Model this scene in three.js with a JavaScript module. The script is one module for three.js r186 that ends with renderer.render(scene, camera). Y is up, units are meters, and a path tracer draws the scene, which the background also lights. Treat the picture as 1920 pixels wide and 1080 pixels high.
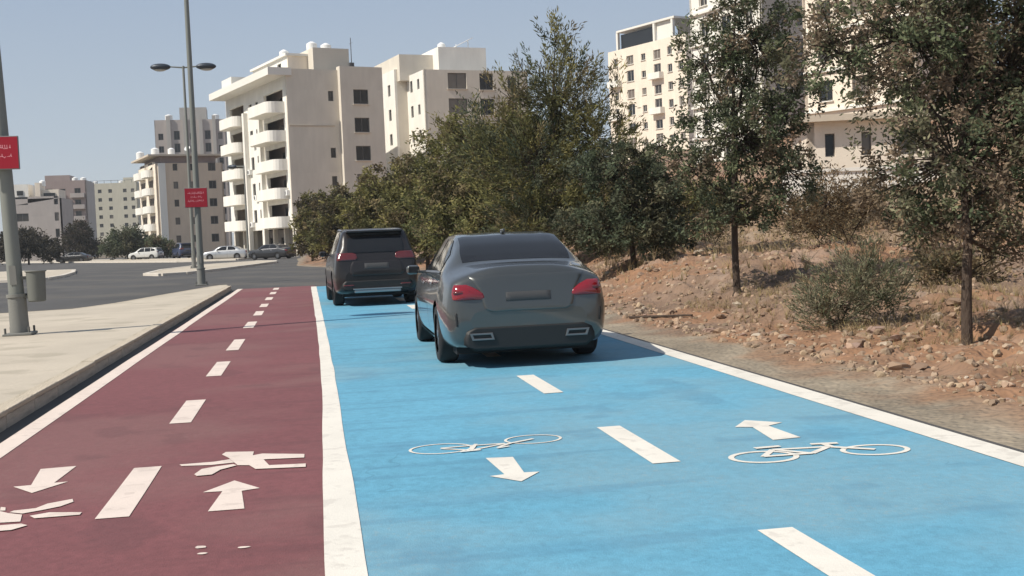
import * as THREE from 'three';
import { mergeGeometries, mergeVertices, toCreasedNormals } from 'three/addons/utils/BufferGeometryUtils.js';
import { RoundedBoxGeometry } from 'three/addons/geometries/RoundedBoxGeometry.js';
import { Brush, Evaluator, SUBTRACTION } from 'three-bvh-csg';

// ---------------------------------------------------------------- camera, sky, sun, exposure
const scene = new THREE.Scene();
const camera = new THREE.PerspectiveCamera(2 * Math.atan(540 / 2200) * 180 / Math.PI, 16 / 9, 0.1, 6000);
{
  const yaw = THREE.MathUtils.degToRad(9.7), pit = THREE.MathUtils.degToRad(2.62), rol = THREE.MathUtils.degToRad(2.4);
  const F = new THREE.Vector3(Math.sin(yaw) * Math.cos(pit), -Math.sin(pit), -Math.cos(yaw) * Math.cos(pit));
  const R = new THREE.Vector3(Math.cos(yaw), 0, Math.sin(yaw)), U = new THREE.Vector3().crossVectors(R, F);
  const r2 = R.clone().multiplyScalar(Math.cos(rol)).addScaledVector(U, -Math.sin(rol));
  const u2 = R.clone().multiplyScalar(Math.sin(rol)).addScaledVector(U, Math.cos(rol));
  camera.position.set(0, 1.41, 0);
  camera.quaternion.setFromRotationMatrix(new THREE.Matrix4().makeBasis(r2, u2, F.clone().negate()));
}
scene.add(camera);
const renderer = new THREE.WebGLRenderer({ antialias: true });
renderer.toneMapping = THREE.LinearToneMapping;
renderer.toneMappingExposure = 1.08;
renderer.shadowMap.enabled = true;
const SUN = new THREE.Vector3(-0.66, 0.74, -0.07).normalize();
{
  const W = 512, Hh = 256, d = new Float32Array(W * Hh * 4);
  const stops = [[-90, .30, .27, .24], [-2, .42, .43, .42], [0, .53, .575, .59], [5, .44, .515, .59], [12, .345, .43, .555], [30, .27, .34, .46], [90, .21, .27, .38]];
  for (let j = 0; j < Hh; j++) for (let i = 0; i < W; i++) {
    const el = (j + .5) / Hh * 180 - 90;
    let k = 0; while (k < stops.length - 2 && el > stops[k + 1][0]) k++;
    const a = stops[k], b = stops[k + 1], t = (el - a[0]) / (b[0] - a[0]);
    for (let c = 0; c < 3; c++) d[(j * W + i) * 4 + c] = a[c + 1] + (b[c + 1] - a[c + 1]) * t;
    d[(j * W + i) * 4 + 3] = 1;
  }
  const sky = new THREE.DataTexture(d, W, Hh, THREE.RGBAFormat, THREE.FloatType);
  sky.mapping = THREE.EquirectangularReflectionMapping; sky.magFilter = THREE.LinearFilter; sky.minFilter = THREE.LinearFilter; sky.needsUpdate = true;
  scene.background = sky; scene.environment = sky;
}
const sun = new THREE.DirectionalLight(new THREE.Color().setRGB(1, .93, .82), 4.6);
sun.position.copy(SUN).multiplyScalar(200); sun.target.position.set(0, 0, -60);
sun.castShadow = true; sun.shadow.mapSize.set(4096, 4096);
Object.assign(sun.shadow.camera, { left: -150, right: 150, top: 150, bottom: -150, near: 1, far: 700 });
scene.add(sun, sun.target);

// ---------------------------------------------------------------- helpers
let seed = 7;
const rnd = () => { seed = (seed + 0x6d2b79f5) | 0; let t = Math.imul(seed ^ (seed >>> 15), 1 | seed); t = (t + Math.imul(t ^ (t >>> 7), 61 | t)) ^ t; return ((t ^ (t >>> 14)) >>> 0) / 4294967296; };
const rr = (a, b) => a + (b - a) * rnd();
const gauss = () => (rnd() + rnd() + rnd() + rnd() - 2) * .87;
const clamp = (x, a = 0, b = 1) => Math.min(b, Math.max(a, x));
const ss = (x) => { x = clamp(x); return x * x * (3 - 2 * x); };
const lerp = (a, b, t) => a + (b - a) * t;
const hash = (i, j, s) => { let h = Math.imul(i, 374761393) ^ Math.imul(j, 668265263) ^ Math.imul(s, 2147483647 ^ 91); h = Math.imul(h ^ (h >>> 13), 1274126177); return ((h ^ (h >>> 16)) >>> 0) / 4294967296; };
function vnoise(x, y, per, s) {           // value noise, tiles every `per` cells (0 = no tiling)
  const i = Math.floor(x), j = Math.floor(y), fx = x - i, fy = y - j, u = fx * fx * (3 - 2 * fx), v = fy * fy * (3 - 2 * fy);
  const w = per ? (a) => ((a % per) + per) % per : (a) => a;
  const a = hash(w(i), w(j), s), b = hash(w(i + 1), w(j), s), c = hash(w(i), w(j + 1), s), e = hash(w(i + 1), w(j + 1), s);
  return lerp(lerp(a, b, u), lerp(c, e, u), v);
}
function fbm(x, y, oct, per, s) { let v = 0, a = .5, n = 0; for (let o = 0; o < oct; o++) { v += a * vnoise(x, y, per, s + o * 13); n += a; a *= .5; x *= 2; y *= 2; per *= 2; } return v / n; }
const s8 = (c) => 255 * clamp(c <= .0031308 ? c * 12.92 : 1.055 * Math.pow(c, 1 / 2.4) - .055);
function tex(n, metres, fn, colour = true, my = metres) {     // fn(u, v) with u, v in 0..1 gives linear rgb or one value
  const d = new Uint8Array(n * n * 4);
  for (let j = 0; j < n; j++) for (let i = 0; i < n; i++) {
    const c = fn(i / n, j / n), o = (j * n + i) * 4;
    if (colour) { d[o] = s8(c[0]); d[o + 1] = s8(c[1]); d[o + 2] = s8(c[2]); } else d[o] = d[o + 1] = d[o + 2] = 255 * clamp(c);
    d[o + 3] = 255;
  }
  const t = new THREE.DataTexture(d, n, n, THREE.RGBAFormat);
  t.wrapS = t.wrapT = THREE.RepeatWrapping; t.magFilter = THREE.LinearFilter; t.minFilter = THREE.LinearMipmapLinearFilter; t.generateMipmaps = true;
  if (colour) t.colorSpace = THREE.SRGBColorSpace;
  t.repeat.set(1 / metres, 1 / my); t.needsUpdate = true; return t;
}
const mul = (c, k) => [c[0] * k, c[1] * k, c[2] * k], mix3 = (a, b, t) => [lerp(a[0], b[0], t), lerp(a[1], b[1], t), lerp(a[2], b[2], t)];
const std = (rgb, roughness = .85, o = {}) => new THREE.MeshStandardMaterial({ color: new THREE.Color().setRGB(...rgb), roughness, ...o });
const phy = (rgb, roughness, o = {}) => new THREE.MeshPhysicalMaterial({ color: new THREE.Color().setRGB(...rgb), roughness, ...o });
const used = new Map();
const numbered = (n) => { const k = used.get(n) ?? 0; used.set(n, k + 1); return k ? n + '_' + String(k).padStart(3, '0') : n; };
const clean = (g, keep = ['position', 'normal', 'uv']) => { g = g.index ? g.toNonIndexed() : g; for (const k of Object.keys(g.attributes)) if (!keep.includes(k)) g.deleteAttribute(k); if (!g.attributes.uv && keep.includes('uv')) g.setAttribute('uv', new THREE.BufferAttribute(new Float32Array(g.attributes.position.count * 2), 2)); return g; };
function mesh(name, geos, mat, parent = scene) {
  const g = Array.isArray(geos) ? (geos.length > 1 ? mergeGeometries(geos.map((x) => clean(x))) : geos[0]) : geos;
  const m = new THREE.Mesh(g, mat); m.castShadow = m.receiveShadow = true;
  m.name = parent === scene ? numbered(name) : name; parent.add(m); return m;
}
function thing(name, label, category, pos = [0, 0, 0], turn = 0, group) {
  const o = new THREE.Group(); o.name = numbered(name); o.position.set(...pos); o.rotation.y = turn; o.userData = { label, category }; if (group) o.userData.group = group; scene.add(o); return o;
}
const tag = (o, label, category, group) => { o.userData = { ...o.userData, label, category }; if (group) o.userData.group = group; return o; };
const struct = (o, label) => { o.userData.kind = 'structure'; if (label) o.userData.label = label; return o; };
const box = (w, h, d, x = 0, y = 0, z = 0, ry = 0) => { const g = new THREE.BoxGeometry(w, h, d); if (ry) g.rotateY(ry); return g.translate(x, y, z); };
const rbox = (w, h, d, r, x = 0, y = 0, z = 0) => new RoundedBoxGeometry(w, h, d, 2, r).translate(x, y, z);
const cyl = (r0, r1, h, x = 0, y = 0, z = 0, n = 16) => new THREE.CylinderGeometry(r1, r0, h, n).translate(x, y + h / 2, z);
const V = (x, y, z) => new THREE.Vector3(x, y, z);
function flat(pts, y) { const s = new THREE.Shape(pts.map(([x, z]) => new THREE.Vector2(x, -z))); const g = new THREE.ShapeGeometry(s); g.rotateX(-Math.PI / 2); return g.translate(0, y, 0); }
function slab(pts, y0, y1, bevel = 0) {
  const s = new THREE.Shape(pts.map(([x, z]) => new THREE.Vector2(x, -z)));
  const g = new THREE.ExtrudeGeometry(s, { depth: y1 - y0 - bevel, bevelEnabled: bevel > 0, bevelThickness: bevel, bevelSize: bevel, bevelOffset: -bevel, bevelSegments: 2 });
  return g.rotateX(-Math.PI / 2).translate(0, y0, 0);
}
const rect = (x0, x1, z0, z1, y) => flat([[x0, z0], [x1, z0], [x1, z1], [x0, z1]], y);
function limb(a, b, r0, r1, n = 6, seg = 4, bend = 0) {      // tapered, slightly bent branch
  const d = b.clone().sub(a), side = V(rr(-1, 1), rr(-.3, .3), rr(-1, 1)).multiplyScalar(bend * d.length());
  const c = new THREE.QuadraticBezierCurve3(a, a.clone().lerp(b, .5).add(side), b), g = new THREE.TubeGeometry(c, seg, 1, n, false);
  const p = g.attributes.position, q = new THREE.Vector3();
  for (let i = 0; i <= seg; i++) { const ctr = c.getPointAt(i / seg), r = lerp(r0, r1, i / seg); for (let j = 0; j <= n; j++) { const k = i * (n + 1) + j; q.fromBufferAttribute(p, k).sub(ctr).multiplyScalar(r).add(ctr); p.setXYZ(k, q.x, q.y, q.z); } }
  return g;
}

// ---------------------------------------------------------------- ground materials
const asphaltT = tex(1024, 9, (u, v) => { const n = fbm(u * 6, v * 6, 5, 6, 3), f = hash(u * 1024 | 0, v * 1024 | 0, 5), d = ss((fbm(u * 3, v * 3, 4, 3, 77) - .52) * 5); return mix3(mul([.075, .072, .07], .75 + .5 * n + .25 * (f - .5)), [.14, .125, .105], d * .45); });
const asphaltB = tex(512, 1.6, (u, v) => .5 * fbm(u * 60, v * 60, 2, 60, 8) + .5 * hash(u * 512 | 0, v * 512 | 0, 4), false);
function paintT(base, dust, dark, sd) {
  return tex(2048, 7.3, (u, v) => {
    const n = fbm(u * 5, v * 3, 5, 5, sd), p = ss((fbm(u * 4, v * 4, 5, 4, sd + 50) - .46) * 4.2), q = ss((fbm(u * 6, v * 40, 3, 6, sd + 90) - .6) * 5), f = hash(u * 2048 | 0, v * 2048 | 0, sd + 3);
    const st = ss((fbm(u * 14, v * 14, 4, 14, sd + 31) - .64) * 8), fl = fbm(u * 150, v * 150, 2, 150, sd + 7), ag = ss((vnoise(u * 420, v * 420, 420, sd + 8) - .72) * 6);
    const wx = u * 3 + .35 * fbm(u * 12, v * 12, 3, 12, sd + 60), wy = v * 3 + .35 * fbm(u * 12, v * 12, 3, 12, sd + 61), cr = Math.abs(fbm(wx, wy, 2, 3, sd + 62) - .5), crack = cr < .0009 ? .22 : 0;
    let c = mul(base, .87 + .24 * n + .22 * (f - .5) + .24 * (fl - .5));
    c = mix3(c, dust, .40 * p + .3 * ag * p); c = mix3(c, dark, .28 * q); c = mix3(c, dark, .3 * st); c = mix3(c, dark, .22 * ag * (1 - p)); c = mix3(c, mul(dark, .6), crack);
    return c;
  });
}
const redT = paintT([.185, .064, .068], [.215, .115, .105], [.10, .042, .045], 11);
const blueT = paintT([.118, .345, .485], [.235, .345, .385], [.075, .20, .31], 23);
const whiteT = tex(512, 2.2, (u, v) => { const n = fbm(u * 8, v * 8, 5, 8, 41), w = ss((fbm(u * 22, v * 22, 4, 22, 63) - .60) * 7), f = hash(u * 512 | 0, v * 512 | 0, 9); return mix3(mul([.74, .70, .625], .9 + .16 * n + .08 * (f - .5)), [.52, .48, .43], w * .45); });
const dirtT = tex(1024, 5, (u, v) => { const n = fbm(u * 8, v * 8, 6, 8, 71), g = fbm(u * 60, v * 60, 3, 60, 72), p = ss((vnoise(u * 160, v * 160, 160, 73) - .78) * 9); return mix3(mul([1, 1, 1], .55 + .5 * n + .35 * (g - .5)), [1.0, .97, .92], p * .55); });
const dirtB = tex(1024, 5, (u, v) => .5 * fbm(u * 40, v * 40, 4, 40, 75) + .5 * vnoise(u * 160, v * 160, 160, 73), false);
const paveT = tex(1024, 6, (u, v) => { const n = fbm(u * 6, v * 6, 5, 6, 81), f = hash(u * 1024 | 0, v * 1024 | 0, 82), st = ss((fbm(u * 9, v * 9, 5, 9, 83) - .56) * 5); return mix3(mul([.52, .455, .365], .82 + .3 * n + .1 * (f - .5)), [.33, .29, .22], st * .55); });
const stuccoT = tex(512, 9, (u, v) => { const n = fbm(u * 7, v * 4, 5, 7, 91), st = fbm(u * 26, v * 3, 3, 26, 92), f = hash(u * 512 | 0, v * 512 | 0, 93); return mul([1, 1, 1], .84 + .17 * n + .09 * (st - .5) + .04 * (f - .5)); });
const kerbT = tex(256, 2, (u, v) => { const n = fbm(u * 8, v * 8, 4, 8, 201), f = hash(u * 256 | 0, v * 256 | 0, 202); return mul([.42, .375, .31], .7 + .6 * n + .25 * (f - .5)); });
const M = {
  asphalt: std([1, 1, 1], .88, { map: asphaltT, bumpMap: asphaltB, bumpScale: .004 }),
  red: std([1, 1, 1], .8, { map: redT, bumpMap: asphaltB, bumpScale: .003 }),
  blue: std([1, 1, 1], .78, { map: blueT, bumpMap: asphaltB, bumpScale: .003 }),
  white: std([1, 1, 1], .75, { map: whiteT, bumpMap: asphaltB, bumpScale: .002 }),
  pink: std([.98, .88, .87], .75, { map: whiteT, bumpMap: asphaltB, bumpScale: .002 }),
  pave: std([1, 1, 1], .9, { map: paveT, bumpMap: dirtB, bumpScale: .004 }),
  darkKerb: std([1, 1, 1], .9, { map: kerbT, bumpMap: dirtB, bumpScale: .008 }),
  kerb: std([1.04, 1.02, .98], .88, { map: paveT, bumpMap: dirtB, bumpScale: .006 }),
  paleKerb: std([1.25, 1.3, 1.4], .88, { map: paveT }),
  dirt: std([1, 1, 1], .95, { map: dirtT, vertexColors: true, bumpMap: dirtB, bumpScale: .03 }),
  ground: std([.21, .165, .115], .95, { map: dirtT }),
  metal: phy([.22, .23, .22], .5, { metalness: .55 }),
  darkMetal: phy([.05, .06, .075], .45, { metalness: .4 }),
};

// ---------------------------------------------------------------- ground, roads, lanes
struct(mesh('ground', flat([[-2500, 400], [2500, 400], [2500, -2500], [-2500, -2500]], -.06), M.ground), 'flat brown ground reaching the horizon');
struct(mesh('road', flat([[-90, 40], [4.12, 40], [4.12, -50], [2, -62], [-.6, -76], [-1.2, -110], [2, -128], [-6, -160], [-12, -240], [-90, -240]], 0), M.asphalt), 'dark grey asphalt road and junction behind the lanes');
const Z1 = 14, ZE = -39;
const redLane = struct(mesh('running_lane', rect(-2.36, .11, Z1, ZE, .004), M.red), 'maroon running lane painted along the kerb');
const blueLane = struct(mesh('bicycle_lane', rect(.11, 4.06, Z1, -38, .004), M.blue), 'sky blue bicycle lane that both cars drive on');
const edgeWobble = (x0, x1, z0, z1, y, amp, sd) => {         // hand-laid painted line with slightly uneven edges
  const a = [], b = [], n = Math.round((z0 - z1) / .5);
  for (let i = 0; i <= n; i++) { const z = lerp(z0, z1, i / n); a.push([x0 + amp * (vnoise(z * .45, sd, 0, 5) - .5), z]); b.push([x1 + amp * (vnoise(z * .45, sd + 9, 0, 6) - .5), z]); }
  return flat([...a, ...b.reverse()], y);
};
mesh('edge_line', edgeWobble(-2.35, -2.19, Z1, ZE, .008, .02, 1), M.pink, redLane);
{ const L = [[Z1, 0], [-5, 0], [-7.9, .02], [-11.8, .055], [-15, .06], [-19, .06], [-27, .03], [-38, -.01]], W = [[Z1, .18], [-5, .18], [-7, .182], [-12.7, .2], [-18.9, .2], [-27, .18], [-38, .16]], at = (t, z) => { let i = 0; while (i < t.length - 2 && z < t[i + 1][0]) i++; return lerp(t[i][1], t[i + 1][1], ss((t[i][0] - z) / (t[i][0] - t[i + 1][0]))); }, a = [], c = [];
  for (let z = Z1; z >= -38; z -= .4) { a.push([at(L, z) + .012 * (vnoise(z, 1, 0, 5) - .5), z]); c.push([at(W, z) + .012 * (vnoise(z, 4, 0, 6) - .5), z]); }
  mesh('dividing_line', flat([...a, ...c.reverse()], .008), M.white, blueLane); }
mesh('edge_line', edgeWobble(3.83, 4.05, Z1, -38, .008, .02, 3), M.white, blueLane);
for (const [a, b] of [[3.5, 2.1], [.2, -1.2], [-3.1, -4.5], [-6.4, -7.82], [-9.7, -11.1], [-13.08, -14.65], [-16.2, -18], [-20.4, -22], [-23.9, -25.4], [-27.0, -28.4], [-30.3, -31.8], [-33.7, -35.2], [-36.9, -38.4]]) mesh('lane_dash', edgeWobble(-1.18, -1.01, a, b, .008, .012, a), M.pink, redLane);
for (const [a, b] of [[3, 1.6], [-.3, -1.7], [-3.6, -5.07], [-6.72, -8.12], [-10.03, -11.42], [-13.36, -14.76], [-16.7, -18.1], [-20, -21.4], [-23.4, -24.8], [-26.7, -28.1], [-30, -31.4], [-33.4, -34.8]]) mesh('lane_dash', edgeWobble(1.96, 2.13, a, b, .008, .012, a + 40), M.white, blueLane);
const polys = (list, y) => list.map((p, i) => flat(p, y + i * .0005));
mesh('running_figure_symbol', polys([
  [[-.90, -7.83], [-.88, -7.77], [-.69, -7.73], [-.55, -7.76], [-.585, -7.89], [-.68, -7.84]], [[-.65, -8.09], [-.58, -7.90], [-.44, -7.96], [-.44, -8.12], [-.63, -8.18]],
  [[-.59, -7.91], [-.52, -7.65], [-.32, -7.57], [-.38, -7.88], [-.46, -8.0]], [[-.45, -7.96], [-.43, -7.80], [-.10, -7.75], [-.10, -7.88], [-.38, -8.01]],
  [[-.46, -7.66], [-.40, -7.47], [-.09, -7.42], [-.09, -7.53], [-.32, -7.565]], [[-.77, -7.44], [-.75, -7.38], [-.66, -7.39], [-.62, -7.53], [-.525, -7.64], [-.55, -7.69], [-.66, -7.65], [-.74, -7.6]]], .008), M.pink, redLane);
mesh('running_figure_symbol', polys([
  [[-1.77, -6.90], [-1.74, -6.88], [-1.72, -6.795], [-1.75, -6.80]], [[-1.98, -6.86], [-1.84, -6.79], [-1.74, -6.78], [-1.69, -6.72], [-1.60, -6.65], [-1.57, -6.48], [-1.67, -6.49], [-1.77, -6.53], [-1.95, -6.6]],
  [[-1.685, -6.735], [-1.67, -6.77], [-1.56, -6.79], [-1.52, -6.89], [-1.40, -6.97], [-1.38, -6.89], [-1.43, -6.79], [-1.51, -6.73], [-1.605, -6.675]], [[-1.55, -6.60], [-1.51, -6.53], [-1.28, -6.53], [-1.28, -6.59], [-1.46, -6.65]],
  [[-1.9, -6.46], [-1.75, -6.43], [-1.66, -6.42], [-1.55, -6.42], [-1.51, -6.37], [-1.57, -6.29], [-1.71, -6.29], [-1.9, -6.33]]], .008), M.pink, redLane);
mesh('arrow_symbol', flat([[-.60, -6.37], [-.41, -6.37], [-.45, -6.84], [-.35, -6.88], [-.51, -7.16], [-.67, -6.88], [-.56, -6.87]], .008), M.pink, redLane);
mesh('arrow_symbol', flat([[-1.80, -8.03], [-1.58, -8.05], [-1.61, -7.51], [-1.53, -7.52], [-1.68, -7.24], [-1.84, -7.48], [-1.74, -7.49]], .008), M.pink, redLane);
mesh('arrow_symbol', flat([[1.03, -7.28], [1.20, -7.25], [1.18, -6.75], [1.27, -6.74], [1.12, -6.51], [.97, -6.72], [1.06, -6.74]], .008), M.white, blueLane);
mesh('arrow_symbol', flat([[2.90, -7.17], [3.10, -7.19], [3.08, -7.69], [3.22, -7.78], [3.02, -7.98], [2.85, -7.73], [2.96, -7.68]], .008), M.white, blueLane);
function stroke(pts, w, y) { return pts.slice(1).map((b, i) => { const a = pts[i], dx = b[0] - a[0], dz = b[1] - a[1], l = Math.hypot(dx, dz), nx = -dz / l * w / 2, nz = dx / l * w / 2; return flat([[a[0] + nx, a[1] + nz], [b[0] + nx, b[1] + nz], [b[0] - nx, b[1] - nz], [a[0] - nx, a[1] - nz]], y + i * .0003); }); }
function ringFlat(x, z, rx, rz, w, y) { const a = [], s = new THREE.Shape(), h = new THREE.Path(); for (let i = 0; i <= 28; i++) { const t = i / 28 * 6.2832; s[i ? 'lineTo' : 'moveTo'](x + rx * Math.cos(t), -z + rz * Math.sin(t)); h[i ? 'lineTo' : 'moveTo'](x + (rx - w) * Math.cos(t), -z + (rz - w) * Math.sin(t)); } s.holes.push(h); return new THREE.ShapeGeometry(s).rotateX(-Math.PI / 2).translate(0, y, 0); }
// bicycle facing the other way in the left half of the blue lane, and the one in the right half
mesh('bicycle_symbol', [ringFlat(.795, -7.72, .215, .185, .02, .008), ringFlat(1.44, -7.83, .20, .17, .02, .008),
  ...stroke([[.795, -7.72], [.98, -7.58], [1.23, -7.74], [1.02, -7.75], [.795, -7.73]], .028, .0085), ...stroke([[.98, -7.58], [1.04, -7.79]], .026, .0103), ...stroke([[1.17, -7.62], [1.26, -7.72], [1.44, -7.83]], .03, .0107), ...stroke([[1.24, -7.62], [1.15, -7.58]], .028, .0113), ...stroke([[.9, -7.54], [1.04, -7.56]], .03, .0117)], M.white, blueLane);
mesh('bicycle_symbol', [ringFlat(2.635, -6.67, .215, .185, .036, .008), ringFlat(3.335, -6.63, .215, .17, .034, .008),
  ...stroke([[2.635, -6.67], [2.77, -6.86], [3.12, -6.82], [2.94, -6.66], [2.77, -6.86]], .042, .0085), ...stroke([[2.635, -6.67], [2.94, -6.66]], .042, .0103), ...stroke([[3.335, -6.63], [3.13, -6.80], [3.13, -6.92]], .046, .0107), ...stroke([[3.05, -6.93], [3.22, -6.90]], .05, .0116), ...stroke([[2.68, -6.93], [2.85, -6.94]], .05, .0119)], M.white, blueLane);
const oldPaint = (list) => list.map(([x, z, a, b]) => flat(Array.from({ length: 9 }, (_, i) => { const t = i / 9 * 6.283, r = .6 + .4 * hash(i, x * 100 | 0, 4); return [x + a * r * Math.cos(t), z + b * r * Math.sin(t)]; }), .008));
mesh('paint_splash', oldPaint([[-.57, -5.62, .035, .03], [-.555, -5.5, .03, .02], [-.37, -5.55, .035, .022]]), M.pink, redLane);

// pavement wedge with its kerb stones
const wedge = [[-2.64, 14], [-2.64, -38.6], [-2.72, -39.3], [-2.9, -39.5], [-3.2, -38.3], [-4.0, -33.8], [-4.7, -29.6], [-5.3, -27.6], [-6.4, -27.2], [-9, -27.1], [-30, -26.5], [-30, 14]];
const pave = struct(mesh('pavement', slab(wedge, -.05, .147, .012), M.pave), 'sunlit beige pavement wedge beside the running lane');
{
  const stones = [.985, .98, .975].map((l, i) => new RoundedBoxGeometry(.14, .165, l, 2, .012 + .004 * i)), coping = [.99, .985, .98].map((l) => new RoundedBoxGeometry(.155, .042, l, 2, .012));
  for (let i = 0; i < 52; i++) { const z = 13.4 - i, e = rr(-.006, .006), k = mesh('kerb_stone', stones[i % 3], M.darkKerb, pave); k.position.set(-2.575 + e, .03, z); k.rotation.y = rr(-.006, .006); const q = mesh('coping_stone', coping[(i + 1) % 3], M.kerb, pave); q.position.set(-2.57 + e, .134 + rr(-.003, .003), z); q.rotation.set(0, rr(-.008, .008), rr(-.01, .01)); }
  const pts = wedge.slice(1, 10);
  for (let i = 1; i < pts.length; i++) { const a = pts[i - 1], b = pts[i], l = Math.hypot(b[0] - a[0], b[1] - a[1]), n = Math.max(1, Math.round(l / 1.1)); for (let j = 0; j < n; j++) { const t = (j + .5) / n; const k = mesh('kerb_stone', new RoundedBoxGeometry(l / n + .02, .2, .14, 1, .015), M.kerb, pave); k.position.set(lerp(a[0], b[0], t) + (b[1] - a[1]) / l * .055, .052, lerp(a[1], b[1], t) - (b[0] - a[0]) / l * .055); k.rotation.y = -Math.atan2(b[1] - a[1], b[0] - a[0]); } }
}
function island(pts, label, h = .14) {
  const o = struct(mesh('traffic_island', slab(pts.map((p) => p), -.03, h - .02, .01), M.pave), label), n = pts.length;
  for (let i = 0; i < n; i++) { const a = pts[i], b = pts[(i + 1) % n], l = Math.hypot(b[0] - a[0], b[1] - a[1]), c = Math.max(1, Math.round(l / 2.5)); for (let j = 0; j < c; j++) { const t = (j + .5) / c; const k = mesh('kerb_stone', new RoundedBoxGeometry(l / c - .01, h + .06, .3, 1, .02), M.paleKerb, o); k.position.set(lerp(a[0], b[0], t), h / 2 - .03, lerp(a[1], b[1], t)); k.rotation.y = -Math.atan2(b[1] - a[1], b[0] - a[0]); } }
  return o;
}
island([[-7.7, -63.5], [-6.6, -64.5], [-5.3, -71], [-3.9, -80], [-2.6, -90], [-2.7, -94], [-4.4, -98], [-8, -90], [-9.2, -76], [-8.8, -66]], 'pale kerbed traffic island under the double lamp');
island([[-44, -72], [-20, -65.5], [-15.2, -64.8], [-14, -66.4], [-14.3, -72], [-15.6, -82], [-17.6, -93], [-22, -98], [-46, -104]], 'pale kerbed traffic island behind the litter bin');
island([[-7, -117], [-13, -121.5], [-24, -148], [-38, -186], [-56, -228], [-70, -236], [-50, -236], [-30, -186], [-16, -150], [-6, -140]], 'pale kerbed verge on the far side of the junction', .16);

// ---------------------------------------------------------------- dirt bank and hill on the right
const xe = (z) => 4.15 - 5.25 * ss((-z - 50) / 27);
function hgt(x, z) {
  const t = x - xe(z) - .25 * (fbm(z * .5, 3, 3, 0, 6) - .5);
  if (t <= 0) return -.012 + Math.max(t, -1) * .02;
  const A = lerp(.28, .72, ss((-z - 12) / 10)) * lerp(1, .55, ss((-z - 45) / 30));
  let h = .07 * ss(t / .9) + A * ss((t - .55) / 3.4) * (.7 + .6 * fbm(x * .35, z * .35, 3, 0, 17)) + 14 * ss((x - 11) / 57) * ss((-z + 40) / 40);
  h += (fbm(x * 1.3, z * 1.3, 4, 0, 27) - .5) * .32 * clamp((t - .5) / 2) + (fbm(x * 4, z * 4, 4, 0, 37) - .5) * .26 * clamp((t - .2) / 1.2);
  return h - .012;
}
let bank;
{
  const xs = [], zs = [];
  for (let i = 0; i < 200; i++) xs.push(i < 110 ? i * .075 : 8.25 + (i - 110) * .16 * Math.pow(1.05, i - 110)); 
  for (let z = 14; z > -300;) { zs.push(z); z -= z > -6 ? .5 : z > -34 ? .11 : z > -60 ? .3 : z > -110 ? 1 : 6; }
  const nx = xs.length, p = [], uv = [], col = [], idx = [];
  for (const z of zs) for (const dx of xs) {
    const x = xe(z) - .35 + dx, h = hgt(x, z), t = x - xe(z); p.push(x, h, z); uv.push(x, z);
    const n = fbm(x * .6, z * .6, 4, 0, 51), m = fbm(x * 2.2, z * 2.2, 3, 0, 52), q = fbm(x * .22, z * .22, 3, 0, 53);
    let c = mix3([.325, .178, .10], [.24, .158, .108], ss((n - .35) * 3));
    c = mix3(c, [.40, .30, .235], ss((m - .53) * 5) * .55 * clamp((t - .8) / 2));        // pinkish rubble
    c = mix3(c, [.33, .275, .205], ss(1.25 - (t + (m - .5) * 1.2) / .75));               // dusty strip along the lane
    c = mix3(c, [.42, .32, .22], ss((q - .5) * 4) * .7 * clamp((x - 8) / 8));
    col.push(...c);
  }
  for (let j = 0; j < zs.length - 1; j++) for (let i = 0; i < nx - 1; i++) { const a = j * nx + i, b = a + 1, c = a + nx, d = c + 1; idx.push(a, b, c, b, d, c); }
  const g = new THREE.BufferGeometry(); g.setAttribute('position', new THREE.Float32BufferAttribute(p, 3)); g.setAttribute('uv', new THREE.Float32BufferAttribute(uv, 2)); g.setAttribute('color', new THREE.Float32BufferAttribute(col, 3)); g.setIndex(idx); g.computeVertexNormals();
  bank = struct(mesh('dirt_bank', g, M.dirt), 'reddish brown rubble bank and hillside right of the blue lane');
}
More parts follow.
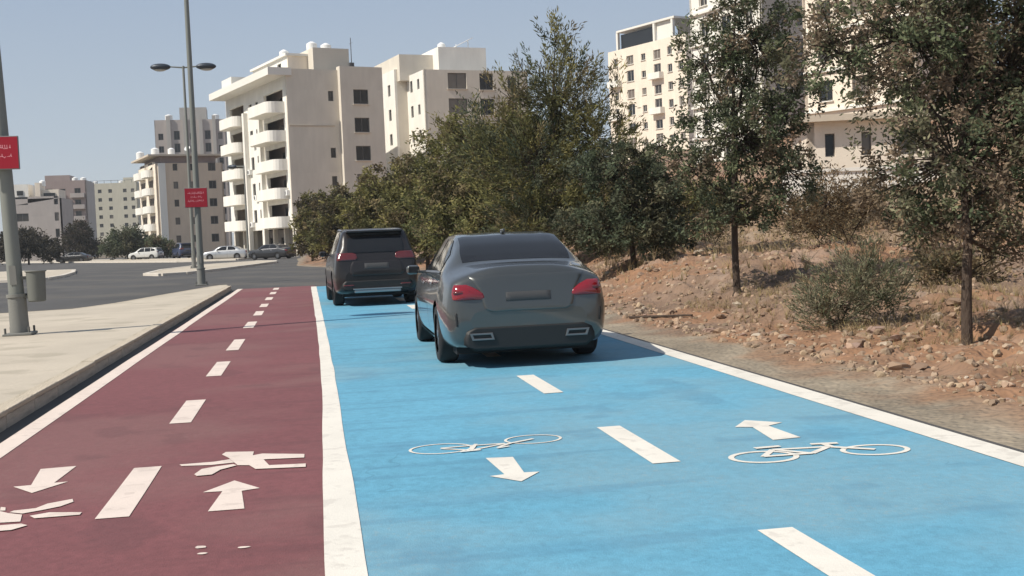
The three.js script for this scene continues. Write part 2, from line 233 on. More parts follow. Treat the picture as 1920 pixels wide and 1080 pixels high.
{ // stones: the larger ones are pieces of the bank, the small ones one mass of gravel
  const geos = [0, 1, 2, 3, 4].map((k) => { const g = mergeVertices(new THREE.IcosahedronGeometry(1, 1).deleteAttribute('normal').deleteAttribute('uv')); const p = g.attributes.position; for (let i = 0; i < p.count; i++) { const f = .7 + .5 * hash(i, k, 88); p.setXYZ(i, p.getX(i) * f, p.getY(i) * f * .72, p.getZ(i) * f); } const q = toCreasedNormals(g, .5); return q; });
  const mats = [[.30, .205, .14], [.35, .27, .20], [.24, .16, .11], [.46, .385, .30], [.31, .21, .165]].map((c) => std(c, .95, { bumpMap: dirtB, bumpScale: .01 }));
  const put = (x, z, s) => { const m = mesh('rock', geos[rnd() * 5 | 0], mats[rnd() * 5 | 0], bank); m.position.set(x, hgt(x, z) + s * .02, z); m.rotation.set(rr(-.4, .4), rr(0, 6.3), rr(-.4, .4)); m.scale.set(s * rr(.8, 1.3), s * rr(.6, 1), s * rr(.8, 1.3)); };
  for (const [x, z, s] of [[5.15, -9.75, .10], [5.3, -9.65, .07], [5.02, -9.9, .05], [5.4, -13.2, .085], [5.6, -13.1, .06], [5.3, -17.0, .09], [5.5, -17.2, .07], [5.75, -11.6, .09], [5.95, -11.7, .11]]) put(x, z, s);
  for (let i = 0; i < 286; i++) { const z = -7.5 - 26 * Math.pow(rnd(), 1.25), x = 5.0 + Math.pow(rnd(), 1.4) * (z < -18 ? 6.5 : 4.2); put(x, z, .025 + .10 * Math.pow(rnd(), 2.6)); }
  const N = 26000, im = new THREE.InstancedMesh(geos[0], std([.30, .215, .155], .95), N), o = new THREE.Object3D(), c = new THREE.Color();
  for (let i = 0; i < N; i++) { const z = -5 - 45 * Math.pow(rnd(), 1.3), x = 4.75 + Math.pow(rnd(), 1.3) * (6 - z * .25), s = .006 + .034 * Math.pow(rnd(), 3) * (1 - z * .03); o.position.set(x, hgt(x, z), z); o.rotation.set(rnd() * 3, rnd() * 6, rnd() * 3); o.scale.setScalar(s); o.updateMatrix(); im.setMatrixAt(i, o.matrix); const k = rr(.6, 1.5); im.setColorAt(i, c.setRGB(k * rr(.95, 1.05), k, k * rr(.9, 1))); }
  im.name = 'gravel'; im.castShadow = im.receiveShadow = true; im.userData = { kind: 'stuff', label: 'loose gravel scattered over the dirt bank', category: 'gravel' }; scene.add(im);
}
{ // dry grass and weeds
  const g = new THREE.BufferGeometry(), p = [], n = 9;
  for (let i = 0; i < n; i++) { const a = rnd() * 6.28, l = rr(.6, 1), t = rr(.2, .6), w = .02, dx = Math.cos(a), dz = Math.sin(a); p.push(-dz * w, 0, dx * w, dz * w, 0, -dx * w, dx * t * .4, l * .6, dz * t * .4, dx * t * .4, l * .6, dz * t * .4, dx * t * .4 + dz * w * .6, l * .58, dz * t * .4 - dx * w * .6, dx * t, l, dz * t); }
  g.setAttribute('position', new THREE.Float32BufferAttribute(p, 3)); g.computeVertexNormals();
  const N = 8500, im = new THREE.InstancedMesh(g, std([.26, .20, .115], .95, { side: THREE.DoubleSide }), N), o = new THREE.Object3D(), c = new THREE.Color();
  for (let i = 0; i < N; i++) { const far = rnd() < .75, z = far ? rr(-18, -52) : rr(-8, -18), x = far ? rr(6.2, 24) : rr(5.6, 9), s = rr(.08, .3) * (far ? 1.6 : .8); if (fbm(x * .7, z * .7, 2, 0, 66) < .42) continue; o.position.set(x, hgt(x, z) - .02, z); o.rotation.set(0, rnd() * 6, 0); o.scale.set(s, s, s); o.updateMatrix(); im.setMatrixAt(i, o.matrix); const k = rr(.6, 1.5); im.setColorAt(i, c.setRGB(k, k * rr(.9, 1.05), k * rr(.75, 1))); }
  im.name = 'dry_grass'; im.castShadow = im.receiveShadow = true; im.userData = { kind: 'stuff', label: 'dry straw coloured grass tufts on the dirt bank', category: 'grass' }; scene.add(im);
}
// ---------------------------------------------------------------- buildings
const stucco = (c) => std(c, .92, { map: stuccoT, bumpMap: dirtB, bumpScale: .006 });
const BM = {
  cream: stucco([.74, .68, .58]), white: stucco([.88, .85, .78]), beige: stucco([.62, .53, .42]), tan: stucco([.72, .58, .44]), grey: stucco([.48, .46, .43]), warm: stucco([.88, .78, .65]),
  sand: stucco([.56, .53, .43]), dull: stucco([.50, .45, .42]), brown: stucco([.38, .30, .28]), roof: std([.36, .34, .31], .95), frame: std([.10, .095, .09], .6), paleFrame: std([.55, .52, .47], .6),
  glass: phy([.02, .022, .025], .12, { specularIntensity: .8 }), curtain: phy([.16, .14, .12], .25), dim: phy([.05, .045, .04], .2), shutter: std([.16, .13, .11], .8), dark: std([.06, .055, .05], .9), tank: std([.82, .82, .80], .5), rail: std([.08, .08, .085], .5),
};
const wgeo = new Map();
function windowGeo(w, h) {
  const k = w.toFixed(2) + '_' + h.toFixed(2);
  if (!wgeo.has(k)) { const f = Math.min(.09, w * .12); wgeo.set(k, { frame: mergeGeometries([box(w, f, .09, 0, f / 2, 0), box(w, f, .09, 0, h - f / 2, 0), box(f, h - 2 * f, .09, -w / 2 + f / 2, h / 2, 0), box(f, h - 2 * f, .09, w / 2 - f / 2, h / 2, 0), ...(w > 1 ? [box(f * .8, h - 2 * f, .07, 0, h / 2, 0)] : [])].map((x) => clean(x))), pane: box(w - 2 * f, h - 2 * f, .03, 0, h / 2, -.015), sill: box(w + .2, .08, .22, 0, -.045, .26) }); }
  return wgeo.get(k);
}
// wall seen from outside, running from p0 (left) to p1 (right); holes are cut through and fitted with windows set back in them
function wall(b, p0, p1, y0, y1, mat, holes = [], o = {}) {
  const dx = p1[0] - p0[0], dz = p1[1] - p0[1], L = Math.hypot(dx, dz), th = Math.atan2(-dz, dx), t = o.t ?? .3;
  const s = new THREE.Shape([new THREE.Vector2(0, y0), new THREE.Vector2(L, y0), new THREE.Vector2(L, y1), new THREE.Vector2(0, y1)]);
  for (const [u, v, w, h] of holes) s.holes.push(new THREE.Path([new THREE.Vector2(u - w / 2, v), new THREE.Vector2(u - w / 2, v + h), new THREE.Vector2(u + w / 2, v + h), new THREE.Vector2(u + w / 2, v)]));
  const g = new THREE.ExtrudeGeometry(s, { depth: t, bevelEnabled: false }).translate(0, 0, -t);
  const m = mesh(o.name ?? 'wall', g, mat, b); m.position.set(p0[0], 0, p0[1]); m.rotation.y = th;
  const at = (u, v, d) => [p0[0] + dx / L * u - dz / L * d, v, p0[1] + dz / L * u + dx / L * d];
  holes.forEach(([u, v, w, h, kind]) => {
    if (kind === 'open') return;
    const G = windowGeo(w, h), f = mesh('window', G.frame, o.frame ?? BM.frame, b); f.position.set(...at(u, v, -.2)); f.rotation.y = th;
    mesh('pane', G.pane, kind === 'shut' ? BM.shutter : [BM.glass, BM.glass, BM.dim, BM.curtain, BM.glass][rnd() * 5 | 0], f);
    if (o.sill) mesh('sill', G.sill, o.sill, f);
  });
  return { L, th, at };
}
const rotBox = (name, mat, b, w, h, d, pos, th) => { const m = mesh(name, box(w, h, d, 0, h / 2, 0), mat, b); m.position.set(...pos); m.rotation.y = th; return m; };
function balcony(b, W, u, y, w, d, mat, h = 1.0, round = true) {    // projecting slab with a solid parapet
  const s = new THREE.Shape(), r = round ? Math.min(d * .8, .9) : .05, pt = [];
  pt.push([-w / 2, 0], [-w / 2, d - r]); for (let i = 1; i < 5; i++) { const a = i / 4 * Math.PI / 2; pt.push([-w / 2 + r - r * Math.cos(a), d - r + r * Math.sin(a)]); } const k = pt.length; for (let i = k - 1; i >= 0; i--) pt.push([-pt[i][0], pt[i][1]]);
  const outer = pt.map(([x, z]) => new THREE.Vector2(x, -z)), inner = pt.map(([x, z]) => new THREE.Vector2(x * (1 - .3 / w), -(z > 0 ? z - .14 : z)));
  const sl = new THREE.ExtrudeGeometry(new THREE.Shape(outer), { depth: .2, bevelEnabled: false }).rotateX(-Math.PI / 2);
  const ring = new THREE.Shape(outer); ring.holes.push(new THREE.Path(inner.map((p) => p.clone().setY(Math.min(p.y, -.003)))));
  const rl = new THREE.ExtrudeGeometry(ring, { depth: h, bevelEnabled: false }).rotateX(-Math.PI / 2).translate(0, .2, 0);
  const m = mesh('balcony', [sl, rl], mat, b); m.position.set(...W.at(u, y, .003)); m.rotation.y = W.th; return m;
}
function tank(b, x, y, z, r = .55, h = 1.1) { return mesh('water_tank', [cyl(r, r, h, x, y, z), cyl(r, r * .3, .25, x, y + h, z)], BM.tank, b); }
function dish(b, x, y, z) { const pts = []; for (let i = 0; i <= 6; i++) pts.push(new THREE.Vector2(i / 6 * .55 + .01, .16 * (i / 6) ** 2)); const g = new THREE.LatheGeometry(pts, 14).rotateX(-.9).rotateY(2.4).translate(x, y + 1.1, z); return mesh('satellite_dish', [g, cyl(.04, .04, 1.1, x, y, z, 6)], BM.tank, b); }
const prism = (name, mat, b, foot, y0, y1) => { const pts = foot.map(([x, z]) => [x, z]); return mesh(name, slab(pts, y0, y1), mat, b); };
const grid = (us, vs, w, h, skip) => { const o = []; for (const v of vs) for (const u of us) { const k = skip ? skip(u, v) : 0; if (k !== 1) o.push([u, v, w, h, k === 2 ? 'shut' : undefined]); } return o; };
const acUnit = (b, W, u, y) => { const m = mesh('air_conditioner', rbox(.85, .6, .35, .03, 0, 0, .2), BM.tank, b); m.position.set(...W.at(u, y, 0)); m.rotation.y = W.th; mesh('fan_grille', new THREE.CylinderGeometry(.22, .22, .02, 16).rotateX(Math.PI / 2).translate(-.12, 0, .385), BM.rail, m); };
const seq = (a, d, n) => Array.from({ length: n }, (_, i) => a + d * i);
// box building in its own frame: front face from (0,0) to (W,0) facing +z, depth D; the group is turned by `turn`
function shell(b, W, D, y0, y1, mats, holes) {
  const o = [wall(b, [0, 0], [W, 0], y0, y1, mats.front ?? mats.all, holes.front ?? [], holes.fo), wall(b, [0, -D], [0, 0], y0, y1, mats.left ?? mats.all, holes.left ?? [], holes.lo), wall(b, [W, 0], [W, -D], y0, y1, mats.right ?? mats.all, holes.right ?? []), wall(b, [W, -D], [0, -D], y0, y1, mats.all)];
  mesh('roof', box(W - .62, .25, D - .62, W / 2, y1 - .75, -D / 2), BM.roof, b); return o;
}
{ // cream block with rounded balconies, nearest on the left of the bushes
  const b = thing('apartment_building', 'cream six storey block with rounded balconies and plain grey end wall', 'building', [-1.6, 0, -129], .34);
  const W = 10.9, D = 23.5, top = 20.2, f = 3.1, fl = (k) => 3.3 + f * k;
  const endH = [[7.9 - 2.9, fl(4) + 1.1, .6, 1.1], [5.0, fl(2) + 1.1, .6, 1.1], [5.0, fl(1) + 1.1, .6, 1.1], [5.0, fl(0) + 1.1, .6, 1.1]];
  wall(b, [0, 0], [5.9, 0], 0, top, BM.cream, endH);
  wall(b, [5.9, .7], [W, .7], 0, top + .35, BM.cream, [0, 1, 2, 3, 4].map((k) => [2.35, fl(k) + .75, 1.75, 1.6]), { sill: BM.cream });
  wall(b, [5.9, -.3], [5.9, .4], 0, top + .35, BM.cream);
  wall(b, [W, .4], [W, -D], 0, top, BM.cream); wall(b, [W - .3, -D], [.3, -D], 0, top, BM.cream);
  mesh('string_course', box(5.2, .12, .08, 2.7, 14.1, .04), BM.beige, b);
  // long balconied side: from far (left) to near (right)
  const S = wall(b, [0, -D], [0, -.3], 3.1, top - .02, BM.white, [
    ...[0, 1, 2, 3, 4].flatMap((k) => [[18.8, fl(k) + .15, 6.6, 2.35, 'open'], [4.6, fl(k) + .15, 5.8, 2.35, 'open'], [10.2, fl(k) + .7, 1.1, 1.5], [12.6, fl(k) + .7, 1.1, 1.5]])]);
  for (let k = 0; k < 5; k++) {
    balcony(b, S, 18.8, fl(k) - .12, 7.6, k > 2 ? 2.0 : 1.5, BM.white, 1.0); balcony(b, S, 4.6, fl(k) - .12, 6.6, 1.5, BM.white, 1.0);
    for (const u of [16.9, 20.6, 3.4, 6]) { const G = windowGeo(1.7, 2.1), w = mesh('balcony_door', G.frame, BM.frame, b); w.position.set(...S.at(u, fl(k) + .15, -1.75)); w.rotation.y = S.th; mesh('pane', G.pane, BM.glass, w); }
  }
  for (const [u, k] of [[9.4, 0], [11.4, 1], [9.4, 2], [13.6, 2], [11.4, 3], [13.6, 4], [22.6, 1], [.7, 2]]) acUnit(b, S, u, fl(k) + .5);
  for (let k = 0; k < 5; k++) if (k !== 2) rotBox('window_blind', BM.curtain, b, .05, 1.5, 1.3, [1.25, fl(k) + .5, -4 - k * .7], 0);
  wall(b, [1.8, -D + .4], [1.8, -.4], 3.3, top - .3, BM.brown, [], { name: 'recess_wall' });  // wall colour darkened to brown, standing in for the deep balcony shade
  for (let k = 0; k < 6; k++) rotBox('floor_slab', BM.cream, b, 1.4, .18, D - .8, [1.02, fl(k) - .06, -D / 2], 0);
  rotBox('roof_canopy', BM.white, b, 2.6, .8, D + .2, [-.75, top - .75, -D / 2 + .2], 0);
  for (const u of [8.6, 14.5]) rotBox('pilaster', BM.white, b, .7, top - 3.2, .5, S.at(u, 0, .26), S.th);
  for (const u of seq(.8, 3.9, 7)) rotBox('column', BM.cream, b, .45, 3.1, .45, [.35, 0, -D + u - .25], 0);
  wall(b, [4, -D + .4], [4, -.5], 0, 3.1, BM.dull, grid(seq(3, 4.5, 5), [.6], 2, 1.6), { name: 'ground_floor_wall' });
  mesh('roof', box(W - .8, .2, D - .8, W / 2, top - .6, -D / 2), BM.roof, b);
  // roof storey
  const pw = wall(b, [1.4, -3.2], [8.3, -3.2], top - .5, top + 1.9, BM.warm, []); wall(b, [1.4, -16], [1.4, -3.5], top - .5, top + 1.9, BM.white, [[9.8, top + .2, 1.3, 1.2], [4.5, top + .2, 1.3, 1.2]]);
  rotBox('stair_tower', BM.cream, b, 4.2, 3.1, 5, [3.8 + 2, top - .5, -2.7 - 1.2], 0);
  rotBox('roof_storey', BM.white, b, 3.0, 2.1, 4.2, [.9, top - .5, -20.5], 0);
  prism('penthouse_roof', BM.white, b, [[1.1, -16.2], [8.5, -16.2], [8.5, -3], [1.1, -3]], top + 1.9, top + 2.15);
  tank(b, 4.7, top + 2.6, -4.4, .6, .9); tank(b, 6.6, top + 2.6, -5, .6, .9); tank(b, 3, top + 2.15, -9);
  mesh('antenna_mast', [cyl(.05, .04, 4.2, 8.1, top - .4, -1.2, 6), box(.03, .03, .9, 8.1, top + 3.2, -1.2), box(.5, .9, .3, 8.1, top + .6, -1.2)], BM.rail, b);
}
{ // white stepped block
  const b = thing('apartment_building', 'white stepped block half hidden behind the tall bushy tree', 'building', [14.4, 0, -140], .24);
  const W = 13.5, D = 19, top = 21.4, f = 3.05;
  const rows = seq(3.2, f, 6);
  shell(b, W, D, 0, top, { all: BM.white, front: BM.cream }, { front: rows.slice(0, 6).flatMap((y) => [[4.2, y + .7, 2.4, 1.9], [8.0, y + .6, 1.8, 2.0], [11.4, y + .7, 1.2, 1.4]]), left: rows.slice(0, 6).flatMap((y) => [[14.2, y + .8, .9, 1.4], [16.8, y + .9, .8, 1.2]]), fo: { sill: BM.cream } });
  // side wing standing proud of the left face
  wall(b, [-1.6, -D], [-1.6, -6.4], 0, top + .9, BM.white, rows.flatMap((y) => [[3, y + .8, .8, 1.3], [6.5, y + .8, .8, 1.3], [10.3, y + .8, 1, 1.4]]));
  wall(b, [-1.3, -6.4], [0, -6.4], 0, top + .9, BM.cream, []);
  prism('roof_storey', BM.cream, b, [[-1.2, -17], [3.6, -17], [3.6, -5.4], [-1.2, -5.4]], top - .6, top + 2.6);
  prism('stair_tower', BM.white, b, [[3.2, -12], [9.5, -12], [9.5, -3.4], [3.2, -3.4]], top - .6, top + 3.3);
  for (const [x, z] of [[-.6, -11.3]]) rotBox('wing_roof', BM.roof, b, 1.4, .2, 11.8, [x, top + .2, z - 1.3], 0);
  mesh('solar_panel', [box(2.6, .08, 1.6).rotateZ(.45).translate(7, top + 4.1, -5), box(.08, .7, .08, 6.2, top + 3.6, -5), box(.08, 1.3, .08, 7.8, top + 3.9, -5)], BM.tank, b); tank(b, 5, top + 3.3, -7, .5, .9);
}
{ // pale warm block with roof pergola
  const gy = 8, b = thing('apartment_building', 'pale warm six storey block with dark glazed penthouse on the hill', 'building', [64.7, gy, -193], 0);
  b.rotation.y = 0; const top = 26.3, d = [8.4, 20], L = Math.hypot(...d);
  const p = (u, n) => [-d[0] / L * (L - u) + d[1] / L * -n * -1 * 0 + (-d[1] / L) * n * -1 * 0, 0];
  b.rotation.y = Math.atan2(d[0], d[1]) - Math.PI / 2 + Math.PI / 2;
  // local frame: facade along z (far at -L, near at 0) facing -x
  const rows = seq(top - 3.6, -3.05, 7);
  const wl = wall(b, [0, -L], [0, 0], 0, top, BM.warm, rows.flatMap((y, i) => [[2.2, y + .6, 1.2, 1.5], [6.4, y + .5, 2.0, i % 2 ? 2.0 : 1.6, i % 3 === 2 ? 'shut' : undefined], [10.2, y + .7, 1.2, 1.2], [14.0, y + .4, 1.9, i % 2 ? 2.2 : 1.6, i === 0 ? 'shut' : undefined], [17.4, y + .7, 1.2, 1.4], [20.2, y + .7, 1.3, 1.6, i % 2 ? undefined : 'shut']]), { frame: BM.paleFrame, sill: BM.white });
  wall(b, [.3, 0], [14, 0], 0, top, BM.warm, rows.flatMap((y) => [[4, y + .6, 1.5, 1.5], [9, y + .6, 1.5, 1.5]]), { frame: BM.paleFrame });
  wall(b, [14, -.3], [14, -L], 0, top, BM.warm); wall(b, [13.7, -L], [.3, -L], 0, top, BM.warm); mesh('roof', box(13.2, .25, L - .7, 7, top - .7, -L / 2), BM.roof, b);
  for (const u of [2.2, 14]) for (let i = 1; i < 6; i += 2) balcony(b, wl, u, rows[i] - .1, 3.2, 1.0, BM.white, .9, false);
  // penthouse frame and glazing
  const py = top; mesh('penthouse_frame', [box(.5, 3.4, .5, 1.2, py + 1.7, -L + 1.6), box(.5, 3.4, .5, 1.2, py + 1.7, -9.5), box(.5, 3.4, .5, 1.2, py + 1.7, -4.6), box(6, .35, L - 5.4, 3.9, py + 3.55, -(L + 3) / 2 + .3)], BM.white, b);
  mesh('penthouse_glazing', box(.1, 2.9, L - 12.2, 1.6, py + 1.5, -(L - 2 + 10) / 2), BM.glass, b); rotBox('penthouse_wall', BM.white, b, .2, 3.3, 4.3, [1.6, py, -7.05], 0); rotBox('roof_shade', BM.dark, b, 5, 2.6, 3.2, [4.1, py, -2.2], 0);
}
{ // tall pale tower and the warm block beside it, both cut by the top edge
  const b = thing('tower_block', 'tall white tower with front greyed for shade rising above the slim street tree', 'building', [42.7, 3, -105], 0);
  b.rotation.y = .32; const D = 11, W = 7, top = 40, rows = seq(1.2, 3.1, 12);
  shell(b, W, D, 0, top, { all: BM.white, front: BM.grey }, { left: rows.flatMap((y) => [[2.2, y + .6, 1.3, 1.6], [5.6, y + .6, 1.6, 1.6], [9, y + .6, 1.2, 1.6]]), front: rows.flatMap((y) => [[2.2, y + .5, 1.4, 1.8], [5, y + .5, 1.4, 1.8]]), lo: { frame: BM.paleFrame, sill: BM.white } });  // front wall coloured grey as the shaded side of the white tower
  for (const y of rows) rotBox('ledge', BM.white, b, .3, .22, D - .2, [-.153, y - .2, -D / 2], 0);
  const c = thing('apartment_building', 'warm beige block seen through the top of the brownish tree', 'building', [44.3, 3, -80], 0);
  c.rotation.y = .5; const rc = seq(1, 3.1, 10);
  shell(c, 9, 10, 0, 34, { all: BM.warm }, { left: rc.flatMap((y) => [[2, y + .6, 1.3, 1.6], [5.2, y + .6, 1.5, 1.6, 'shut'], [8.2, y + .6, 1.1, 1.5]]), front: rc.flatMap((y) => [[2.4, y + .6, 1.4, 1.6], [6.2, y + .6, 1.4, 1.6]]), lo: { sill: BM.white } });
  for (let i = 1; i < 10; i += 1) { const m = rotBox('ledge', BM.white, c, .25, .2, 9.8, [-.128, rc[i] - .25, -5], 0); }
}
{ // low house on the slope with a retaining wall in front
  const b = thing('low_house', 'small cream flat roofed house on the slope between the two street trees', 'house', [21.6, 1.7, -48.4], -.28), r = 1.75;
  shell(b, 5.2, 5, 0, 4.0, { all: BM.warm }, { front: [[.95, r + .75, .42, 1.0], [2.5, r + .75, .42, 1.0], [4.2, r + .7, .8, 1.1]], left: [[2.5, r + .6, .9, 1.1]] });
  prism('roof_slab', BM.beige, b, [[-.5, .6], [5.7, .6], [5.7, -5.4], [-.5, -5.4]], 4.0, 4.28);
  const w = mesh('retaining_wall', [box(9, 2.4, .35, 0, .9, 0), box(9.1, .14, .5, 0, 2.17, 0)], BM.white); w.position.set(23.6, 1.3, -44.5); w.rotation.y = -.28; tag(w, 'low pale retaining wall on the slope below the small house', 'wall');
}
{ // tan block and grey tower across the junction
  const b = thing('apartment_building', 'tan block with bright balconies on its left edge, by the lamp posts', 'building', [-25.3, 0, -209], .30);
  const W = 11.5, D = 17, top = 16.1, rows = seq(1.6, 3.1, 5);
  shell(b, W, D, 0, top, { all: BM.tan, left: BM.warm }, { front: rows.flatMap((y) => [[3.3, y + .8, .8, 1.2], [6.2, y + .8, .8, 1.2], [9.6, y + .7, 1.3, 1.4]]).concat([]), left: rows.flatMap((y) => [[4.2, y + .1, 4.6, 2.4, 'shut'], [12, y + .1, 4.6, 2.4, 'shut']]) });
  const S = { th: Math.atan2(-D, 0), at: (u, v, d) => [-d, v, -D + u] };
  for (const y of rows) for (const u of [4.2, 12]) balcony(b, S, u, y - .1, 5.6, 1.3, BM.white, 1, true);
  prism('roof_slab', BM.beige, b, [[-1.2, .6], [W + .3, .6], [W + .3, -D], [-1.2, -D]], top + 1.2, top + 1.5); prism('roof_storey', BM.brown, b, [[1, -.8], [W - 1, -.8], [W - 1, -D + 1], [1, -D + 1]], top - .6, top + 1.2);
  rotBox('corner_strip', BM.white, b, 1.2, top, .3, [1.0, 0, .153], 0);
  tank(b, 1, top + 1.5, -5, .7, 1.3); tank(b, 3.4, top + 1.5, -3, .6, 1.1); tank(b, -.2, top + 1.5, -13, .7, 1.3); dish(b, 6, top + 1.5, -2);
  const h = thing('tower_block', 'dull grey tower with dark vertical strips behind the tan block', 'building', [-36, 0, -300], .05);
  const hr = seq(6.4, 3.1, 8);
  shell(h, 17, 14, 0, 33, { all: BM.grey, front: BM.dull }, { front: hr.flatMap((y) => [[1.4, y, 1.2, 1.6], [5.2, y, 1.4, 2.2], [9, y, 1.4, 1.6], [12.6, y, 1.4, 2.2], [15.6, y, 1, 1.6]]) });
  for (const [x, w] of [[3.3, 1.0], [7.2, .9], [11, .9], [14.2, .8]]) rotBox('vertical_fin', BM.grey, h, w, 33.9, .5, [x, 0, .253], 0);
  prism('roof_storey', BM.grey, h, [[6, -2], [12.5, -2], [12.5, -10], [6, -10]], 32.3, 36.2); tank(h, 3.4, 33, -2, .9, 1.3); tank(h, 14.6, 33, -3, .9, 1.3);
}
{ // far row on the left
  const i = thing('apartment_building', 'plain grey brown block at the far left behind the near lamp post', 'building', [-59.2, 0, -250], .0);
  const ir = seq(.8, 3.3, 4);
  shell(i, 10.2, 12, 0, 12.6, { all: BM.dull, left: BM.white }, { front: ir.flatMap((y) => [[2.6, y + .7, 2.4, 1.6], [9.2, y + .6, .8, 1.7]]) });
  prism('roof_storey', BM.white, i, [[.2, -1], [3.8, -1], [3.8, -8], [.2, -8]], 12, 15.6); prism('stair_tower', BM.warm, i, [[5.2, -.4], [6.2, -.4], [6.2, -5], [5.2, -5]], 12, 15.8); prism('roof_storey', BM.warm, i, [[6.2, -1.2], [9.6, -1.2], [9.6, -8], [6.2, -8]], 12, 14.4);
  rotBox('roof_opening', BM.glass, i, 1.2, .9, .1, [2.2, 13.4, -.93], 0); rotBox('roof_opening', BM.glass, i, 2.2, .7, .1, [7.8, 13, -1.13], 0); tank(i, 6.2, 15.2, -3, .6, 1);
  const j = thing('apartment_building', 'dull brown block with rows of shaded balconies, second from the left', 'building', [-70.5, 0, -335], .02), jr = seq(1, 3.1, 6);
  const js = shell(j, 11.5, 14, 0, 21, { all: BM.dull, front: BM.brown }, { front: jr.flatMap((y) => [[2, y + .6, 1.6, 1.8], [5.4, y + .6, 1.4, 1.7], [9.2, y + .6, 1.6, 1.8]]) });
  for (const y of jr) { balcony(j, js[0], 3.4, y - .2, 5, 1.2, BM.dull, 1, false); balcony(j, js[0], 9.2, y - .2, 3.6, 1.2, BM.dull, 1, false); }
  prism('roof_storey', BM.brown, j, [[.6, -2], [7, -2], [7, -10], [.6, -10]], 20.2, 22.6); tank(j, 8.4, 20.4, -2, .8, 1.3); tank(j, 10.4, 20.4, -3, .8, 1.3);
  const k = thing('apartment_building', 'greenish sand coloured block with a regular grid of small dark windows', 'building', [-79, 0, -446], -.1), kr = seq(6.2, 3.1, 6);
  shell(k, 18.5, 14, 0, 26, { all: BM.sand }, { front: kr.flatMap((y) => [[5.2, y + .8, 1.3, 1.3], [8.9, y + .8, 1.3, 1.3], [14.1, y + .8, 1.3, 1.3], [16.9, y + .8, 1.2, 1.3]]).concat([2, 5.6, 9.2, 14].map((u) => [u, 2.6, 2, 1.7])) });
  mesh('roof_rail', [box(15, .12, .12, 9.2, 27, -1), ...seq(1.8, 2.45, 7).map((x) => box(.12, 1.4, .12, x, 26.4, -1))], BM.rail, k); tank(k, 3, 25.4, -3, .9, 1.4); tank(k, 12, 25.4, -4, .9, 1.4); prism('stair_tower', BM.sand, k, [[13, -3], [17, -3], [17, -8], [13, -8]], 25.3, 28);
}

